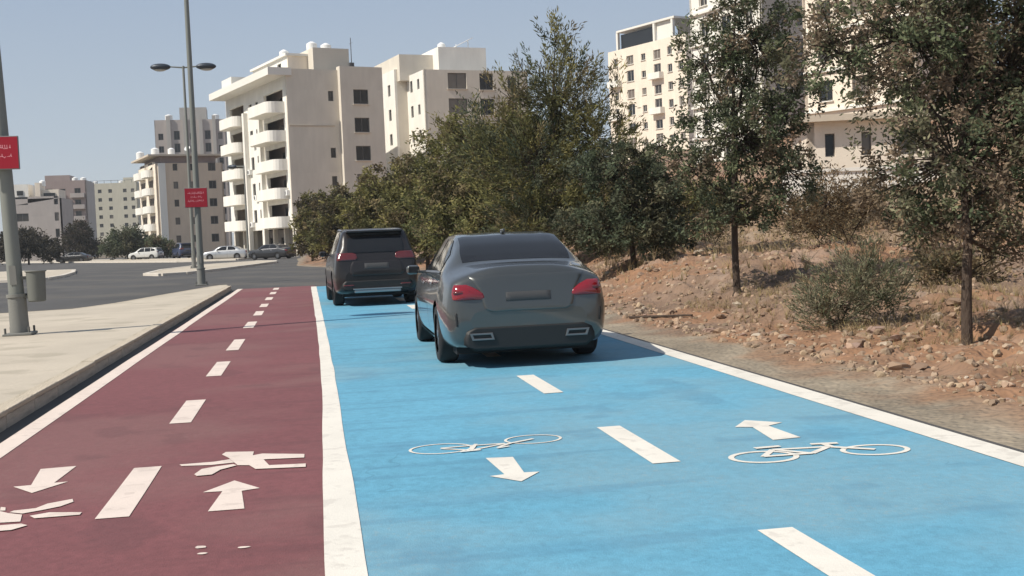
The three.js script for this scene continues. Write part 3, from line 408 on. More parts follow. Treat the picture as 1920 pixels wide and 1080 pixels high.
// ---------------------------------------------------------------- trees and shrubs
const bark = std([.075, .052, .038], .95, { bumpMap: dirtB, bumpScale: .02 }), leafM = phy([1, 1, 1], .9, { vertexColors: true, side: THREE.DoubleSide, specularIntensity: .3, transmission: .35, thickness: 0 });
function plant(name, label, category, base, blobs, o) {
  const t = thing(name, label, category, base, 0, o.group), B = V(...base), cl = blobs.map((q) => ({ c: V(q[0], q[1], q[2]).sub(B), r: V(q[3], q[4], q[5] ?? q[3]), k: q[6] ?? 1 }));
  const wood = [], P = [], C = [], vol = cl.map((q) => q.r.x * q.r.y * q.r.z * q.k), tot = vol.reduce((a, b) => a + b, 0);
  const topBlob = cl.reduce((a, b) => (a.c.y > b.c.y ? a : b)), fork = V(rr(-.05, .05), o.fork ?? 1.2, rr(-.05, .05));
  if (o.trunk) {
    wood.push(limb(V(0, -.15, 0), fork, o.trunk, o.trunk * .78, 9, 6, .03)); wood.push(limb(fork, topBlob.c, o.trunk * .72, o.trunk * .12, 7, 8, .06));
    for (let i = 0; i < 7; i++) { const a = i / 7 * 6.283; wood.push(limb(V(0, .10, 0), V(Math.cos(a) * o.trunk * 1.7, -.12, Math.sin(a) * o.trunk * 1.7), o.trunk * .45, o.trunk * .2, 5, 2, 0)); }
  }
  const nC = o.clumps; let u = V(0, 0, 0), w = V(0, 0, 0), d = V(0, 0, 0), c = V(0, 0, 0);
  cl.forEach((q, bi) => {
    const st = o.trunk ? fork.clone().lerp(topBlob.c, clamp((q.c.y - fork.y - .5) / (topBlob.c.y - fork.y + .01)) * .7) : V(0, 0, 0);
    if (q !== topBlob || !o.trunk) wood.push(limb(st, q.c, (o.trunk ?? .02) * .45, .012, 6, 5, .1));
    const n = Math.max(3, Math.round(nC * vol[bi] / tot));
    for (let i = 0; i < n; i++) {
      let dir; do { dir = V(rr(-1, 1), rr(-1, 1), rr(-1, 1)); } while (dir.lengthSq() > 1 || dir.lengthSq() < .02);
      dir.normalize().multiplyScalar(Math.pow(rnd(), .42) * rr(.85, 1.12)); c.copy(dir).multiply(q.r).add(q.c);
      if (c.y < .05 && o.trunk) continue;
      if (i % 2 === 0) wood.push(limb(q.c.clone().lerp(c, .12), c.clone(), o.twig ?? .012, .003, 4, 3, .12));
      const nl = Math.round(o.leaves * rr(.5, 1.5)), sg = o.sigma * rr(.6, 1.4), out = c.clone().sub(q.c).normalize(); out.y += o.lift ?? .25; out.normalize();
      const tone = rr(.65, 1.3), pal = o.palette[Math.pow(rnd(), 1.3) * o.palette.length | 0];
      for (let j = 0; j < nl; j++) {
        const along = o.spray ? (rnd() - .3) * o.spray : 0;
        d.set(gauss(), gauss(), gauss()).multiplyScalar(sg); const px = c.x + d.x + out.x * along, py = c.y + d.y + out.y * along, pz = c.z + d.z + out.z * along;
        u.set(rr(-1, 1), rr(-1, .7), rr(-1, 1)).addScaledVector(out, o.follow ?? .4).normalize(); w.set(rr(-1, 1), rr(-1, 1), rr(-1, 1)).cross(u).normalize();
        const l = o.len * rr(.6, 1.3), h = o.wid * rr(.7, 1.2) / 2;
        const ax = px + u.x * l * .45 + w.x * h, ay = py + u.y * l * .45 + w.y * h, az = pz + u.z * l * .45 + w.z * h, bx = px + u.x * l * .45 - w.x * h, by = py + u.y * l * .45 - w.y * h, bz = pz + u.z * l * .45 - w.z * h, ex = px + u.x * l, ey = py + u.y * l, ez = pz + u.z * l;
        P.push(px, py, pz, ax, ay, az, ex, ey, ez, px, py, pz, ex, ey, ez, bx, by, bz);
        const k = tone * rr(.7, 1.3); for (let e = 0; e < 6; e++) C.push(pal[0] * k, pal[1] * k, pal[2] * k);
      }
    }
  });
  mesh(o.trunk ? 'trunk' : 'stems', wood, bark, t);
  const g = new THREE.BufferGeometry(); g.setAttribute('position', new THREE.Float32BufferAttribute(P, 3)); g.setAttribute('color', new THREE.Float32BufferAttribute(C, 3)); g.computeVertexNormals();
  mesh(o.trunk ? 'crown' : 'foliage', g, leafM, t); return t;
}
const PG = [[0.133, 0.152, 0.0819], [0.101, 0.127, 0.0683], [0.166, 0.176, 0.0975], [0.215, 0.205, 0.127], [0.195, 0.146, 0.0975]], PB = [[0.146, 0.14, 0.0819], [0.225, 0.166, 0.113], [0.195, 0.146, 0.0975], [0.273, 0.205, 0.146]];
const PO = [[0.196, 0.184, 0.069], [0.15, 0.15, 0.0622], [0.254, 0.225, 0.0874], [0.196, 0.157, 0.0828]], PD = [[0.0878, 0.107, 0.0624], [0.107, 0.117, 0.0702], [0.146, 0.14, 0.0819]];
const street = 'young street trees on the bank';
plant('street_tree', 'large brownish leafy tree on the bank, nearest on the right', 'tree', [6.34, hgt(6.34, -10.6), -10.6], [[6.31, 1.97, -10.7, 1.1, .85], [6.95, 2.8, -10.8, 1.0, 1.0], [5.95, 3.2, -10.8, .95, .85], [6.7, 3.96, -10.8, 1.15, .8], [6.95, 1.5, -10.8, .65, .42], [5.85, 1.45, -10.7, .42, .25], [7.6, 2.2, -10.9, .7, .9], [5.15, 3.1, -10.9, .6, .7], [6.9, 1.0, -10.9, .5, .3], [6.3, 1.3, -10.7, .8, .28], [7.3, 3.4, -10.9, .9, .9], [7.4, 2.6, -11.3, .9, 1.0, .7], [6.6, 3.1, -11.4, .9, .8, .6]], { trunk: .058, fork: 1.05, clumps: 1020, leaves: 58, sigma: .115, len: .062, wid: .027, palette: [...PG, ...PB], group: street, twig: .009 });
plant('street_tree', 'slim dark green tree between the dark grey sedan and the wispy shrub', 'tree', [6.5, hgt(6.5, -17.3), -17.3], [[6.64, 2.73, -17.3, 1.0, 1.05], [6.95, 4.1, -17.3, .95, 1.05], [6.1, 3.9, -17.3, .55, .85], [5.75, 2.3, -17.3, .62, .65], [7.35, 2.25, -17.3, .65, .7], [7.5, 3.3, -17.3, .5, .5], [6.64, 5.2, -17.3, .65, .6], [6.69, 1.7, -17.3, .8, .38], [6.4, 1.45, -17.2, .7, .28]], { trunk: .06, fork: 1.3, clumps: 560, leaves: 56, sigma: .115, len: .072, wid: .032, palette: [...PD, ...PG], group: street, twig: .01 });
plant('street_tree', 'low dark drooping tree just right of the sedan roof', 'tree', [6.89, hgt(6.89, -24.5), -24.5], [[6.93, 1.75, -24.5, 1.15, .85], [5.98, 1.5, -24.5, 1.0, .5], [7.7, 1.5, -24.5, .75, .6], [6.8, 1.25, -24.3, 1.3, .35], [6.62, 2.7, -24.5, 1.0, .65], [7.45, 2.65, -24.5, .65, .65]], { trunk: .07, fork: .8, clumps: 420, leaves: 60, sigma: .14, len: .10, wid: .042, palette: [...PD, [.08, .075, .04]], group: street });
plant('street_tree', 'tall pointed feathery tree with a spiky top above the sedan', 'tree', [6.32, hgt(6.32, -29.5), -29.5], [[6.42, 4.8, -29.5, 1.15, 1.4], [6.42, 6.2, -29.5, .42, .75], [5.73, 3.3, -29.5, 1.6, 1.45], [7.29, 3.8, -29.5, 1.15, 1.15], [7.9, 5.0, -29.5, .4, .75], [5.25, 4.8, -29.5, .6, .8], [4.7, 3.7, -30.5, 1.1, 1.1], [7.6, 2.6, -29, 1.3, 1.0], [7.2, 1.6, -28.6, 1.5, .7], [6.23, 1.95, -29.5, 1.8, 1.0], [5.6, 1.3, -29.2, 1.2, .5], [6.8, 5.6, -29.5, .45, .6]], { trunk: .09, fork: 1.2, clumps: 1050, leaves: 50, sigma: .13, spray: .65, lift: .8, follow: 1.3, len: .14, wid: .034, palette: [...PO, ...PD], group: street });
plant('street_tree', 'broad olive coloured tree directly behind the sedan', 'tree', [5.33, hgt(5.33, -37), -37], [[5.45, 3.3, -37, 1.8, 1.75], [4.7, 4.35, -37, 1.2, .9], [6.6, 3.9, -36, 1.5, 1.2], [6.25, 2.1, -37, 1.8, 1.15], [4.38, 2.3, -37, 1.5, 1.3], [5.2, 1.4, -36.6, 2.1, .7]], { trunk: .09, fork: 1, clumps: 680, leaves: 56, sigma: .2, spray: .4, len: .15, wid: .06, palette: PO, group: street });
plant('street_tree', 'rounded olive tree above the gap between the two cars', 'tree', [4.52, hgt(4.52, -46), -46], [[4.65, 3.55, -46, 1.5, 1.4], [3.77, 2.6, -46, 1.4, 1.2], [5.65, 2.3, -46, 1.25, 1.25], [4.6, 1.5, -45.6, 2, .7]], { trunk: .09, fork: 1, clumps: 380, leaves: 52, sigma: .22, spray: .4, len: .18, wid: .07, palette: PO, group: street });
plant('street_tree', 'dusty olive tree rising behind the dark SUV roof', 'tree', [3.54, hgt(3.54, -57), -57], [[3.68, 3.6, -57, 1.5, 1.35], [2.86, 2.7, -57, 1.3, 1.15], [4.65, 2.4, -57, 1.3, 1.05], [3.6, 1.6, -56.6, 2, .8]], { trunk: .09, fork: 1, clumps: 330, leaves: 50, sigma: .24, len: .22, wid: .085, palette: [...PO, [.10, .085, .055]], group: street });
plant('street_tree', 'brownish bushy tree left behind the dark SUV', 'tree', [1.81, hgt(1.81, -75), -75], [[2.11, 3.4, -75, 1.5, 1.6], [1.23, 2.5, -75, 1.35, 1.2], [3.08, 2.8, -75, 1.35, 1.5], [2, 1.4, -75, 2, 1]], { trunk: .1, fork: 1, clumps: 330, leaves: 46, sigma: .28, len: .28, wid: .11, palette: [[.095, .08, .05], ...PO], group: street });
plant('street_tree', 'last brownish bush of the row, against the cream block', 'tree', [.18, hgt(.18, -84), -84], [[.49, 3.5, -84, 1.2, 1.6], [-.12, 2.5, -84, .95, 1.15], [1.29, 3.2, -84, 1.15, 1.5], [.4, 1.4, -84, 1.5, 1]], { trunk: .1, fork: 1, clumps: 280, leaves: 42, sigma: .28, len: .30, wid: .12, palette: [[.095, .08, .05], ...PO], group: street });
plant('shrub', 'wispy grey green shrub at the foot of the bank between the trunks', 'shrub', [6.05, hgt(6.05, -12.8), -12.8], [[6.0, .42, -12.8, .5, .32, .45], [6.35, .72, -12.8, .5, .36, .45], [5.75, .38, -12.75, .3, .24, .3], [6.6, .5, -12.8, .35, .3, .35]], { clumps: 230, leaves: 36, sigma: .06, spray: .3, lift: 1.0, follow: 1.5, len: .07, wid: .013, palette: [[.20, .20, .125], [.24, .225, .15], [.13, .15, .085], [.26, .21, .13]], twig: .005 });
plant('shrub', 'dry tan bush on the slope behind the grey shrub', 'shrub', [9.9, hgt(9.9, -20.5), -20.5], [[9.5, 1.75, -20.5, .8, .5], [10.4, 1.7, -20.5, .75, .45], [8.8, 1.5, -20.5, .5, .4]], { clumps: 200, leaves: 34, sigma: .1, spray: .3, lift: .8, follow: 1, len: .09, wid: .025, palette: [[.21, .15, .085], [.16, .12, .07], [.26, .19, .11]], twig: .008 });
plant('shrub', 'small olive shrub on the slope right of the drooping tree', 'shrub', [9.4, hgt(9.4, -27), -27], [[9.2, 2.0, -27, .9, .6], [10.2, 1.9, -27, .7, .5]], { clumps: 200, leaves: 34, sigma: .12, spray: .3, lift: .6, len: .11, wid: .04, palette: [...PO, [.16, .12, .07]], twig: .008 });
plant('broadleaf_tree', 'dark round tree in front of the sand coloured block across the junction', 'tree', [-25.6, 0, -175], [[-25.5, 2.9, -175, 2.2, 2.1], [-23.5, 1.8, -175, 2.3, 1.5], [-27.4, 2.2, -175, 2, 1.6]], { trunk: .15, fork: 1, clumps: 240, leaves: 40, sigma: .45, len: .5, wid: .2, palette: PD, group: 'trees across the junction' });
plant('broadleaf_tree', 'dusky shrubby tree in front of the far left grey brown block', 'tree', [-38, 0, -170], [[-38, 2.9, -170, 2.4, 2.1], [-35.5, 2.0, -170, 2.2, 1.5], [-41, 2.4, -170, 2.4, 1.8]], { trunk: .15, fork: 1, clumps: 240, leaves: 38, sigma: .45, len: .5, wid: .2, palette: [[.06, .055, .042], [.08, .07, .05]], group: 'trees across the junction' });
plant('broadleaf_tree', 'brown leaved tree before the dull brown balcony block', 'tree', [-37, 0, -200], [[-37, 3.6, -200, 2.2, 3], [-35, 2.2, -200, 2, 1.6]], { trunk: .15, fork: 1.2, clumps: 200, leaves: 38, sigma: .5, len: .5, wid: .2, palette: [[.07, .055, .045], [.06, .055, .035]], group: 'trees across the junction' });
plant('broadleaf_tree', 'small green tree at the corner of the tan block', 'tree', [-21.3, 0, -172], [[-21.3, 1.8, -172, 1.4, 1.4], [-19.8, 1.4, -172, 1.2, 1]], { trunk: .1, fork: .8, clumps: 130, leaves: 34, sigma: .35, len: .4, wid: .16, palette: PG, group: 'trees across the junction' });

for (const [x, z, s] of [[12, -26, 1], [14.5, -31, 1.2], [11.2, -33, .9], [17, -36, 1.3], [13.2, -23, .8], [19, -40, 1.2], [9.2, -15.5, .6]]) { const h = hgt(x, z); plant('scrub_bush', 'dry tan scrub bush on the hillside behind the street trees', 'shrub', [x, h, z], [[x - .4 * s, h + .5 * s, z, .7 * s, .45 * s], [x + .5 * s, h + .4 * s, z, .6 * s, .4 * s]], { clumps: 110, leaves: 30, sigma: .11, spray: .3, lift: .8, follow: 1, len: .1, wid: .03, palette: [[.24, .18, .10], [.18, .14, .085], [.13, .12, .065]], twig: .008, group: 'dry scrub on the hillside' }); }

// ---------------------------------------------------------------- cars
const CM = {
  exhaust: phy([.22, .22, .225], .4, { metalness: .9 }),
  sedan: phy([.085, .09, .088], .34, { metalness: .6, clearcoat: 1, clearcoatRoughness: .05 }), suv: phy([.020, .017, .017], .36, { metalness: .1, specularIntensity: .6, clearcoat: .6, clearcoatRoughness: .12 }),
  glass: phy([.018, .020, .024], .06, { specularIntensity: .5 }), tyre: std([.018, .018, .019], .9), rim: phy([.30, .30, .31], .35, { metalness: .9 }), trim: std([.012, .013, .014], .6), chrome: phy([.40, .40, .41], .35, { metalness: 1 }),
  lamp: phy([.22, .007, .013], .12, { clearcoat: 1, clearcoatRoughness: .04 }), lampDark: phy([.11, .012, .012], .15, { clearcoat: 1 }), lampClear: phy([.7, .6, .58], .15, { clearcoat: 1 }), plate: std([.05, .05, .052], .6), seatM: std([.05, .048, .045], .9), black: std([.008, .008, .009], .8),
  whiteCar: phy([.55, .55, .53], .4, { clearcoat: .8 }), silverCar: phy([.45, .46, .47], .35, { metalness: .6, clearcoat: .8 }), blueCar: phy([.03, .045, .10], .35, { clearcoat: .8 }), blackCar: phy([.02, .02, .022], .35, { clearcoat: .8 }),
};
const KEYS = ['yb', 'w', 'ym', 'xs', 'ys', 'xr', 'yr', 'yt'];
function carSurface(st) {            // st: [s, yb, w, ym, xs, ys, xr, yr, yt]; returns P(s, v), v from -7 to 7 round the section, 0 under the floor
  const S = st.map((r) => r[0]), n = st.length, D = KEYS.map((_, c) => {
    const y = st.map((r) => r[c + 1]), dl = [], m = []; for (let i = 0; i < n - 1; i++) dl.push((y[i + 1] - y[i]) / (S[i + 1] - S[i]));
    for (let i = 0; i < n; i++) { const a = dl[Math.max(0, i - 1)], b = dl[Math.min(n - 2, i)]; m.push(a * b <= 0 ? 0 : 2 * a * b / (a + b)); } return { y, m };
  });
  const par = (s) => { let i = 0; while (i < n - 2 && s > S[i + 1]) i++; const h = S[i + 1] - S[i], t = clamp((s - S[i]) / h), a = t * t * (3 - 2 * t), b = t * (1 - t) * (1 - t), c = t * t * (t - 1); return D.map(({ y, m }) => y[i] * (1 - a) + y[i + 1] * a + h * (m[i] * b + m[i + 1] * c)); };
  return (s, v) => {
    const [yb, w, ym, xs, ys, xr, yr, yt] = par(s), sg = v < 0 ? -1 : 1; v = Math.abs(v);
    const c = [[0, yb], [w * .82, yb], [w * .965, yb + Math.min(.11, (ym - yb) * .45)], [w, ym], [xs, ys], [xr, yr], [xr * .58, yt - (yt - yr) * .18], [0, yt]];
    const i = Math.min(6, Math.floor(v)), t = v - i, g = (k) => (k < 0 ? [-c[1][0], c[1][1]] : k > 7 ? [-c[6][0], c[6][1]] : c[k]), p0 = g(i - 1), p1 = g(i), p2 = g(i + 1), p3 = g(i + 2), o = [0, 0];
    const tn = .62; for (let q = 0; q < 2; q++) { const m1 = (p2[q] - p0[q]) * tn * .5, m2 = (p3[q] - p1[q]) * tn * .5, t2 = t * t, t3 = t2 * t; o[q] = (2 * t3 - 3 * t2 + 1) * p1[q] + (t3 - 2 * t2 + t) * m1 + (3 * t2 - 2 * t3) * p2[q] + (t3 - t2) * m2; }
    return V(o[0] * sg, o[1], -s);
  };
}
function gridGeo(rows) {             // rows of Vector3
  const p = [], ix = [], m = rows[0].length; rows.forEach((r) => r.forEach((q) => p.push(q.x, q.y, q.z)));
  for (let i = 0; i < rows.length - 1; i++) for (let j = 0; j < m - 1; j++) { const a = i * m + j; ix.push(a, a + 1, a + m, a + 1, a + m + 1, a + m); }
  const g = new THREE.BufferGeometry(); g.setAttribute('position', new THREE.Float32BufferAttribute(p, 3)); g.setIndex(ix); g.computeVertexNormals(); return g;
}
function carBody(P, L, axles, arch, wid) {
  const ss_ = [], rows = []; for (let i = 0; i <= 24; i++) ss_.push(.5 * Math.pow(i / 24, 2)); for (let s = .56; s < L - .35; s += .09) ss_.push(s); for (let i = 0; i <= 12; i++) ss_.push(L - .32 * Math.pow(1 - i / 12, 1.6));
  const nv = 70; for (const s of ss_) { const r = []; for (let j = 0; j < nv; j++) r.push(P(s, -7 + 14 * j / nv)); rows.push(r); }
  const p = [], ix = []; rows.forEach((r) => r.forEach((q) => p.push(q.x, q.y, q.z)));
  for (let i = 0; i < rows.length - 1; i++) for (let j = 0; j < nv; j++) { const a = i * nv + j, b = i * nv + (j + 1) % nv; ix.push(a, b, a + nv, b, b + nv, a + nv); }
  for (const [row, flip] of [[0, 0], [rows.length - 1, 1]]) { const c = rows[row].reduce((u, q) => u.add(q), V(0, 0, 0)).multiplyScalar(1 / nv), ci = p.length / 3; p.push(c.x, c.y, c.z); for (let j = 0; j < nv; j++) { const a = row * nv + j, b = row * nv + (j + 1) % nv; flip ? ix.push(a, b, ci) : ix.push(b, a, ci); } }
  const g = new THREE.BufferGeometry(); g.setAttribute('position', new THREE.Float32BufferAttribute(p, 3)); g.setAttribute('uv', new THREE.Float32BufferAttribute(new Float32Array(p.length / 3 * 2), 2)); g.setIndex(ix); g.computeVertexNormals();
  let a = new Brush(g); a.updateMatrixWorld(); const ev = new Evaluator(); ev.attributes = ['position', 'normal', 'uv'];
  for (const s of axles) for (const sd of [-1, 1]) { const c = new THREE.CylinderGeometry(arch, arch, .5, 40).rotateZ(Math.PI / 2); const b = new Brush(c); b.position.set(sd * (wid - .03), arch - .03, -s); b.updateMatrixWorld(); a = ev.evaluate(a, b, SUBTRACTION); }
  return { loft: g, geo: a.geometry };
}
function patch(P, s0, s1, v0, v1, off = .006, ns = 14, nv = 10) {      // piece of the body surface, lifted by `off`; v0, v1 may depend on s
  const f = (q, t) => (typeof q === 'function' ? q(t) : q), rows = [];
  for (let i = 0; i <= ns; i++) { const t = i / ns, s = lerp(s0, s1, t), r = []; for (let j = 0; j <= nv; j++) { const v = lerp(f(v0, t), f(v1, t), j / nv), q = P(s, v), ds = P(s + .01, v).sub(P(s - .01, v)), dv = P(s, Math.min(7, v + .02)).sub(P(s, Math.max(-7, v - .02))), n = dv.cross(ds).normalize(); r.push(q.addScaledVector(n, off * -1 * Math.sign(n.dot(V(q.x, q.y - .7, 0)) || 1) * -1)); } rows.push(r); }
  return gridGeo(rows);
}
function rearPatch(loft, rows, off = .008, nx = 12, ny = 6, dome = 0, yRay = null, lean = 0) {         // rows: [y, xl, xr] from bottom to top, laid on the tail of the car
  const m = new THREE.Mesh(loft, new THREE.MeshBasicMaterial({ side: THREE.DoubleSide })), rc = new THREE.Raycaster(), out = [], skirt = []; m.updateMatrixWorld();
  const at = (t) => { const k = Math.min(rows.length - 2, Math.floor(t * (rows.length - 1))), f = t * (rows.length - 1) - k; return rows[k].map((q, i) => lerp(q, rows[k + 1][i], f)); };
  for (let j = 0; j <= ny; j++) { const [y, xl, xr] = at(j / ny), r = []; for (let i = 0; i <= nx; i++) { const x = lerp(xl, xr, i / nx); rc.set(V(x, yRay ?? y, 2), V(0, 0, -1)); const h = rc.intersectObject(m)[0]; r.push(V(x, y, (h ? h.point.z : -.2) + off + dome * Math.sin(Math.PI * i / nx) * Math.sin(Math.PI * j / ny) - lean * (1 - j / ny))); } out.push(r); }
  // folded edge so that the piece has a thickness
  const back = (q) => V(q.x, q.y, q.z - off - (yRay ? .12 : .012)), full = [out[0].map(back), ...out, out[ny].map(back)].map((r) => [back(r[0]), ...r, back(r[r.length - 1])]);
  return gridGeo(full);
}
function wheel(parent, x, y, z, r, w) {
  const pr = [[r * .66, -w / 2], [r * .9, -w / 2], [r * .97, -w * .42], [r, -w * .3], [r, w * .3], [r * .97, w * .42], [r * .9, w / 2], [r * .66, w / 2]].map(([a, b]) => new THREE.Vector2(a, b));
  const t = mesh('wheel', new THREE.LatheGeometry(pr, 32).rotateZ(Math.PI / 2), CM.tyre, parent); t.position.set(x, y, z);
  const sd = Math.sign(x), sp = [new THREE.CylinderGeometry(r * .67, r * .67, w * .8, 28, 1, true).rotateZ(Math.PI / 2), new THREE.CylinderGeometry(r * .14, r * .16, .05, 16).rotateZ(Math.PI / 2).translate(sd * w * .36, 0, 0)];
  for (let i = 0; i < 10; i++) { const a = i / 10 * 6.283; sp.push(box(.03, r * .56, .045, 0, r * .38, 0).rotateX(a).translate(sd * w * .34, 0, 0)); }
  mesh('rim', sp, CM.rim, t); mesh('brake_disc', new THREE.CylinderGeometry(r * .55, r * .55, .03, 24).rotateZ(Math.PI / 2).translate(-sd * w * .1, 0, 0), CM.trim, t); return t;
}
function mirror(parent, x, y, z, mat) { const m = mesh('wing_mirror', [rbox(.17, .115, .11, .045, 0, 0, 0), rbox(.1, .035, .05, .012, -Math.sign(x) * .12, -.03, -.01)], mat, parent); m.position.set(x, y, z); mesh('mirror_glass', box(.12, .075, .006, 0, 0, .056), CM.glass, m); return m; }
function sedan(name, label, pos, turn, paint, group) {
  const st = [[0, .40, .62, .52, .56, .60, .40, .63, .645], [.02, .335, .745, .53, .70, .70, .50, .755, .775], [.05, .28, .80, .55, .755, .80, .50, .895, .925], [.09, .25, .83, .57, .775, .875, .50, .985, 1.03], [.15, .23, .855, .60, .79, .91, .50, 1.03, 1.075], [.22, .215, .868, .61, .80, .925, .51, 1.04, 1.08], [.40, .20, .888, .63, .815, .945, .55, 1.055, 1.09], [.64, .19, .902, .64, .825, .97, .62, 1.08, 1.11], [.84, .18, .905, .64, .828, .985, .63, 1.18, 1.20], [1.12, .175, .905, .64, .825, .98, .60, 1.295, 1.322], [1.46, .17, .905, .64, .822, .975, .585, 1.375, 1.407], [1.9, .17, .905, .64, .82, .965, .575, 1.402, 1.437], [2.4, .17, .905, .64, .82, .955, .57, 1.40, 1.442], [2.9, .17, .905, .64, .82, .945, .565, 1.355, 1.402], [3.2, .17, .905, .64, .82, .94, .60, 1.205, 1.24], [3.55, .17, .905, .63, .82, .93, .66, .995, 1.02], [3.95, .175, .90, .62, .82, .895, .58, .935, .955], [4.3, .18, .88, .6, .80, .84, .54, .875, .90], [4.55, .2, .82, .57, .73, .74, .48, .775, .795], [4.655, .25, .71, .52, .63, .63, .4, .66, .67], [4.69, .32, .58, .48, .5, .55, .3, .57, .58]];
  const L = 4.69, P = carSurface(st), { loft, geo } = carBody(P, L, [.98, 3.82], .365, .905);
  const c = thing(name, label, 'car', pos, turn, group);
  mesh('body', geo, paint, c);
  const rw = mesh('rear_window', mergeGeometries([patch(P, .70, 1.40, -7, (t) => -5.12, .006, 16, 10), patch(P, .70, 1.40, 7, (t) => 5.12, .006, 16, 10)]), CM.glass, c);
  mesh('windscreen', mergeGeometries([patch(P, 2.95, 3.5, -7, -5.1, .006), patch(P, 2.95, 3.5, 7, 5.1, .006)]), CM.glass, c);
  for (const sd of [-1, 1]) {
    mesh('side_window', patch(P, 1.16, 1.98, (t) => sd * 4.14, (t) => sd * lerp(4.62, 4.9, ss(t * 2.2)), .006), CM.glass, c);
    mesh('side_window', patch(P, 2.06, 3.12, sd * 4.14, (t) => sd * lerp(4.9, 4.55, ss(t * 1.6 - .6)), .006), CM.glass, c);
    mesh('window_trim', patch(P, 1.1, 3.2, sd * 4.06, sd * 4.13, .010, 20, 2), CM.chrome, c);
    mesh('side_sill', patch(P, 1.4, 3.42, sd * 1.15, sd * 1.9, .012, 10, 4), paint, c);
    mesh('door_handle', patch(P, 1.62, 1.82, sd * 3.62, sd * 3.70, .02, 4, 2), CM.chrome, c); mesh('door_handle', patch(P, 2.62, 2.82, sd * 3.6, sd * 3.68, .02, 4, 2), CM.chrome, c);
    mesh('door_seam', patch(P, 1.99, 2.0, sd * 1.9, sd * 4, .003, 2, 14), CM.black, c); mesh('door_seam', patch(P, 3.17, 3.18, sd * 1.9, sd * 3.9, .003, 2, 14), CM.black, c);
    const tl = mesh('tail_light', rearPatch(loft, sd < 0 ? [[.735, -.79, -.50], [.752, -.802, -.46], [.80, -.805, -.48], [.855, -.795, -.56], [.895, -.775, -.65]] : [[.735, .50, .79], [.752, .46, .802], [.80, .48, .805], [.855, .56, .795], [.895, .65, .775]], .010, 16, 10, .03), CM.lamp, c);
    mesh('reflector', rearPatch(loft, sd < 0 ? [[.80, -.79, -.60], [.83, -.79, -.62]] : [[.80, .60, .79], [.83, .62, .79]], .036, 6, 2), CM.lampDark, tl);
    const ex = new THREE.Shape(), W = .125, H = .033; ex.moveTo(-W * sd, -H); ex.lineTo(W * .8 * sd, -H); ex.lineTo(W * sd, H); ex.lineTo(-W * .85 * sd, H); ex.closePath(); const hl = new THREE.Path(); hl.moveTo((-W + .016) * sd, -H + .01); hl.lineTo((-W * .85 + .014) * sd, H - .01); hl.lineTo((W - .018) * sd, H - .01); hl.lineTo((W * .8 - .012) * sd, -H + .01); hl.closePath(); ex.holes.push(hl);
    const e = mesh('exhaust_trim', new THREE.ExtrudeGeometry(ex, { depth: .05, bevelEnabled: true, bevelSize: .006, bevelThickness: .006, bevelSegments: 2 }), CM.exhaust, c); e.position.set(sd * .51, .345, -.036);
    mesh('side_vent', rearPatch(loft, sd < 0 ? [[.46, -.775, -.755], [.60, -.785, -.765]] : [[.46, .755, .775], [.60, .765, .785]], .006, 2, 4), CM.trim, c);
  }
  mesh('trunk_lid', rearPatch(loft, [[.60, -.40, .40], [.635, -.47, .47], [.72, -.49, .49], [.80, -.50, .50], [.90, -.56, .56], [.985, -.62, .62]], .011, 24, 14), paint, c);
  mesh('licence_plate', rearPatch(loft, [[.705, -.24, .24], [.80, -.24, .24]], .0145, 8, 2), CM.plate, c);
  mesh('diffuser', rearPatch(loft, [[.195, -.60, .60], [.26, -.70, .70], [.33, -.70, .70], [.40, -.67, .67], [.44, -.58, .58]], .008, 24, 8, 0, .50, .012), CM.trim, c);
  mesh('underbody', box(1.5, .12, 4.0, 0, .20, -2.3), CM.black, c);
  mesh('roof_antenna', rbox(.05, .05, .14, .02, 0, 1.45, -1.62), paint, c);
  for (const s of [.98, 3.82]) for (const sd of [-1, 1]) wheel(c, sd * .785, .328, -s, .328, .225);
  mirror(c, -.98, 1.0, -3.02, paint); mirror(c, .98, 1.0, -3.02, paint);
  return c;
}
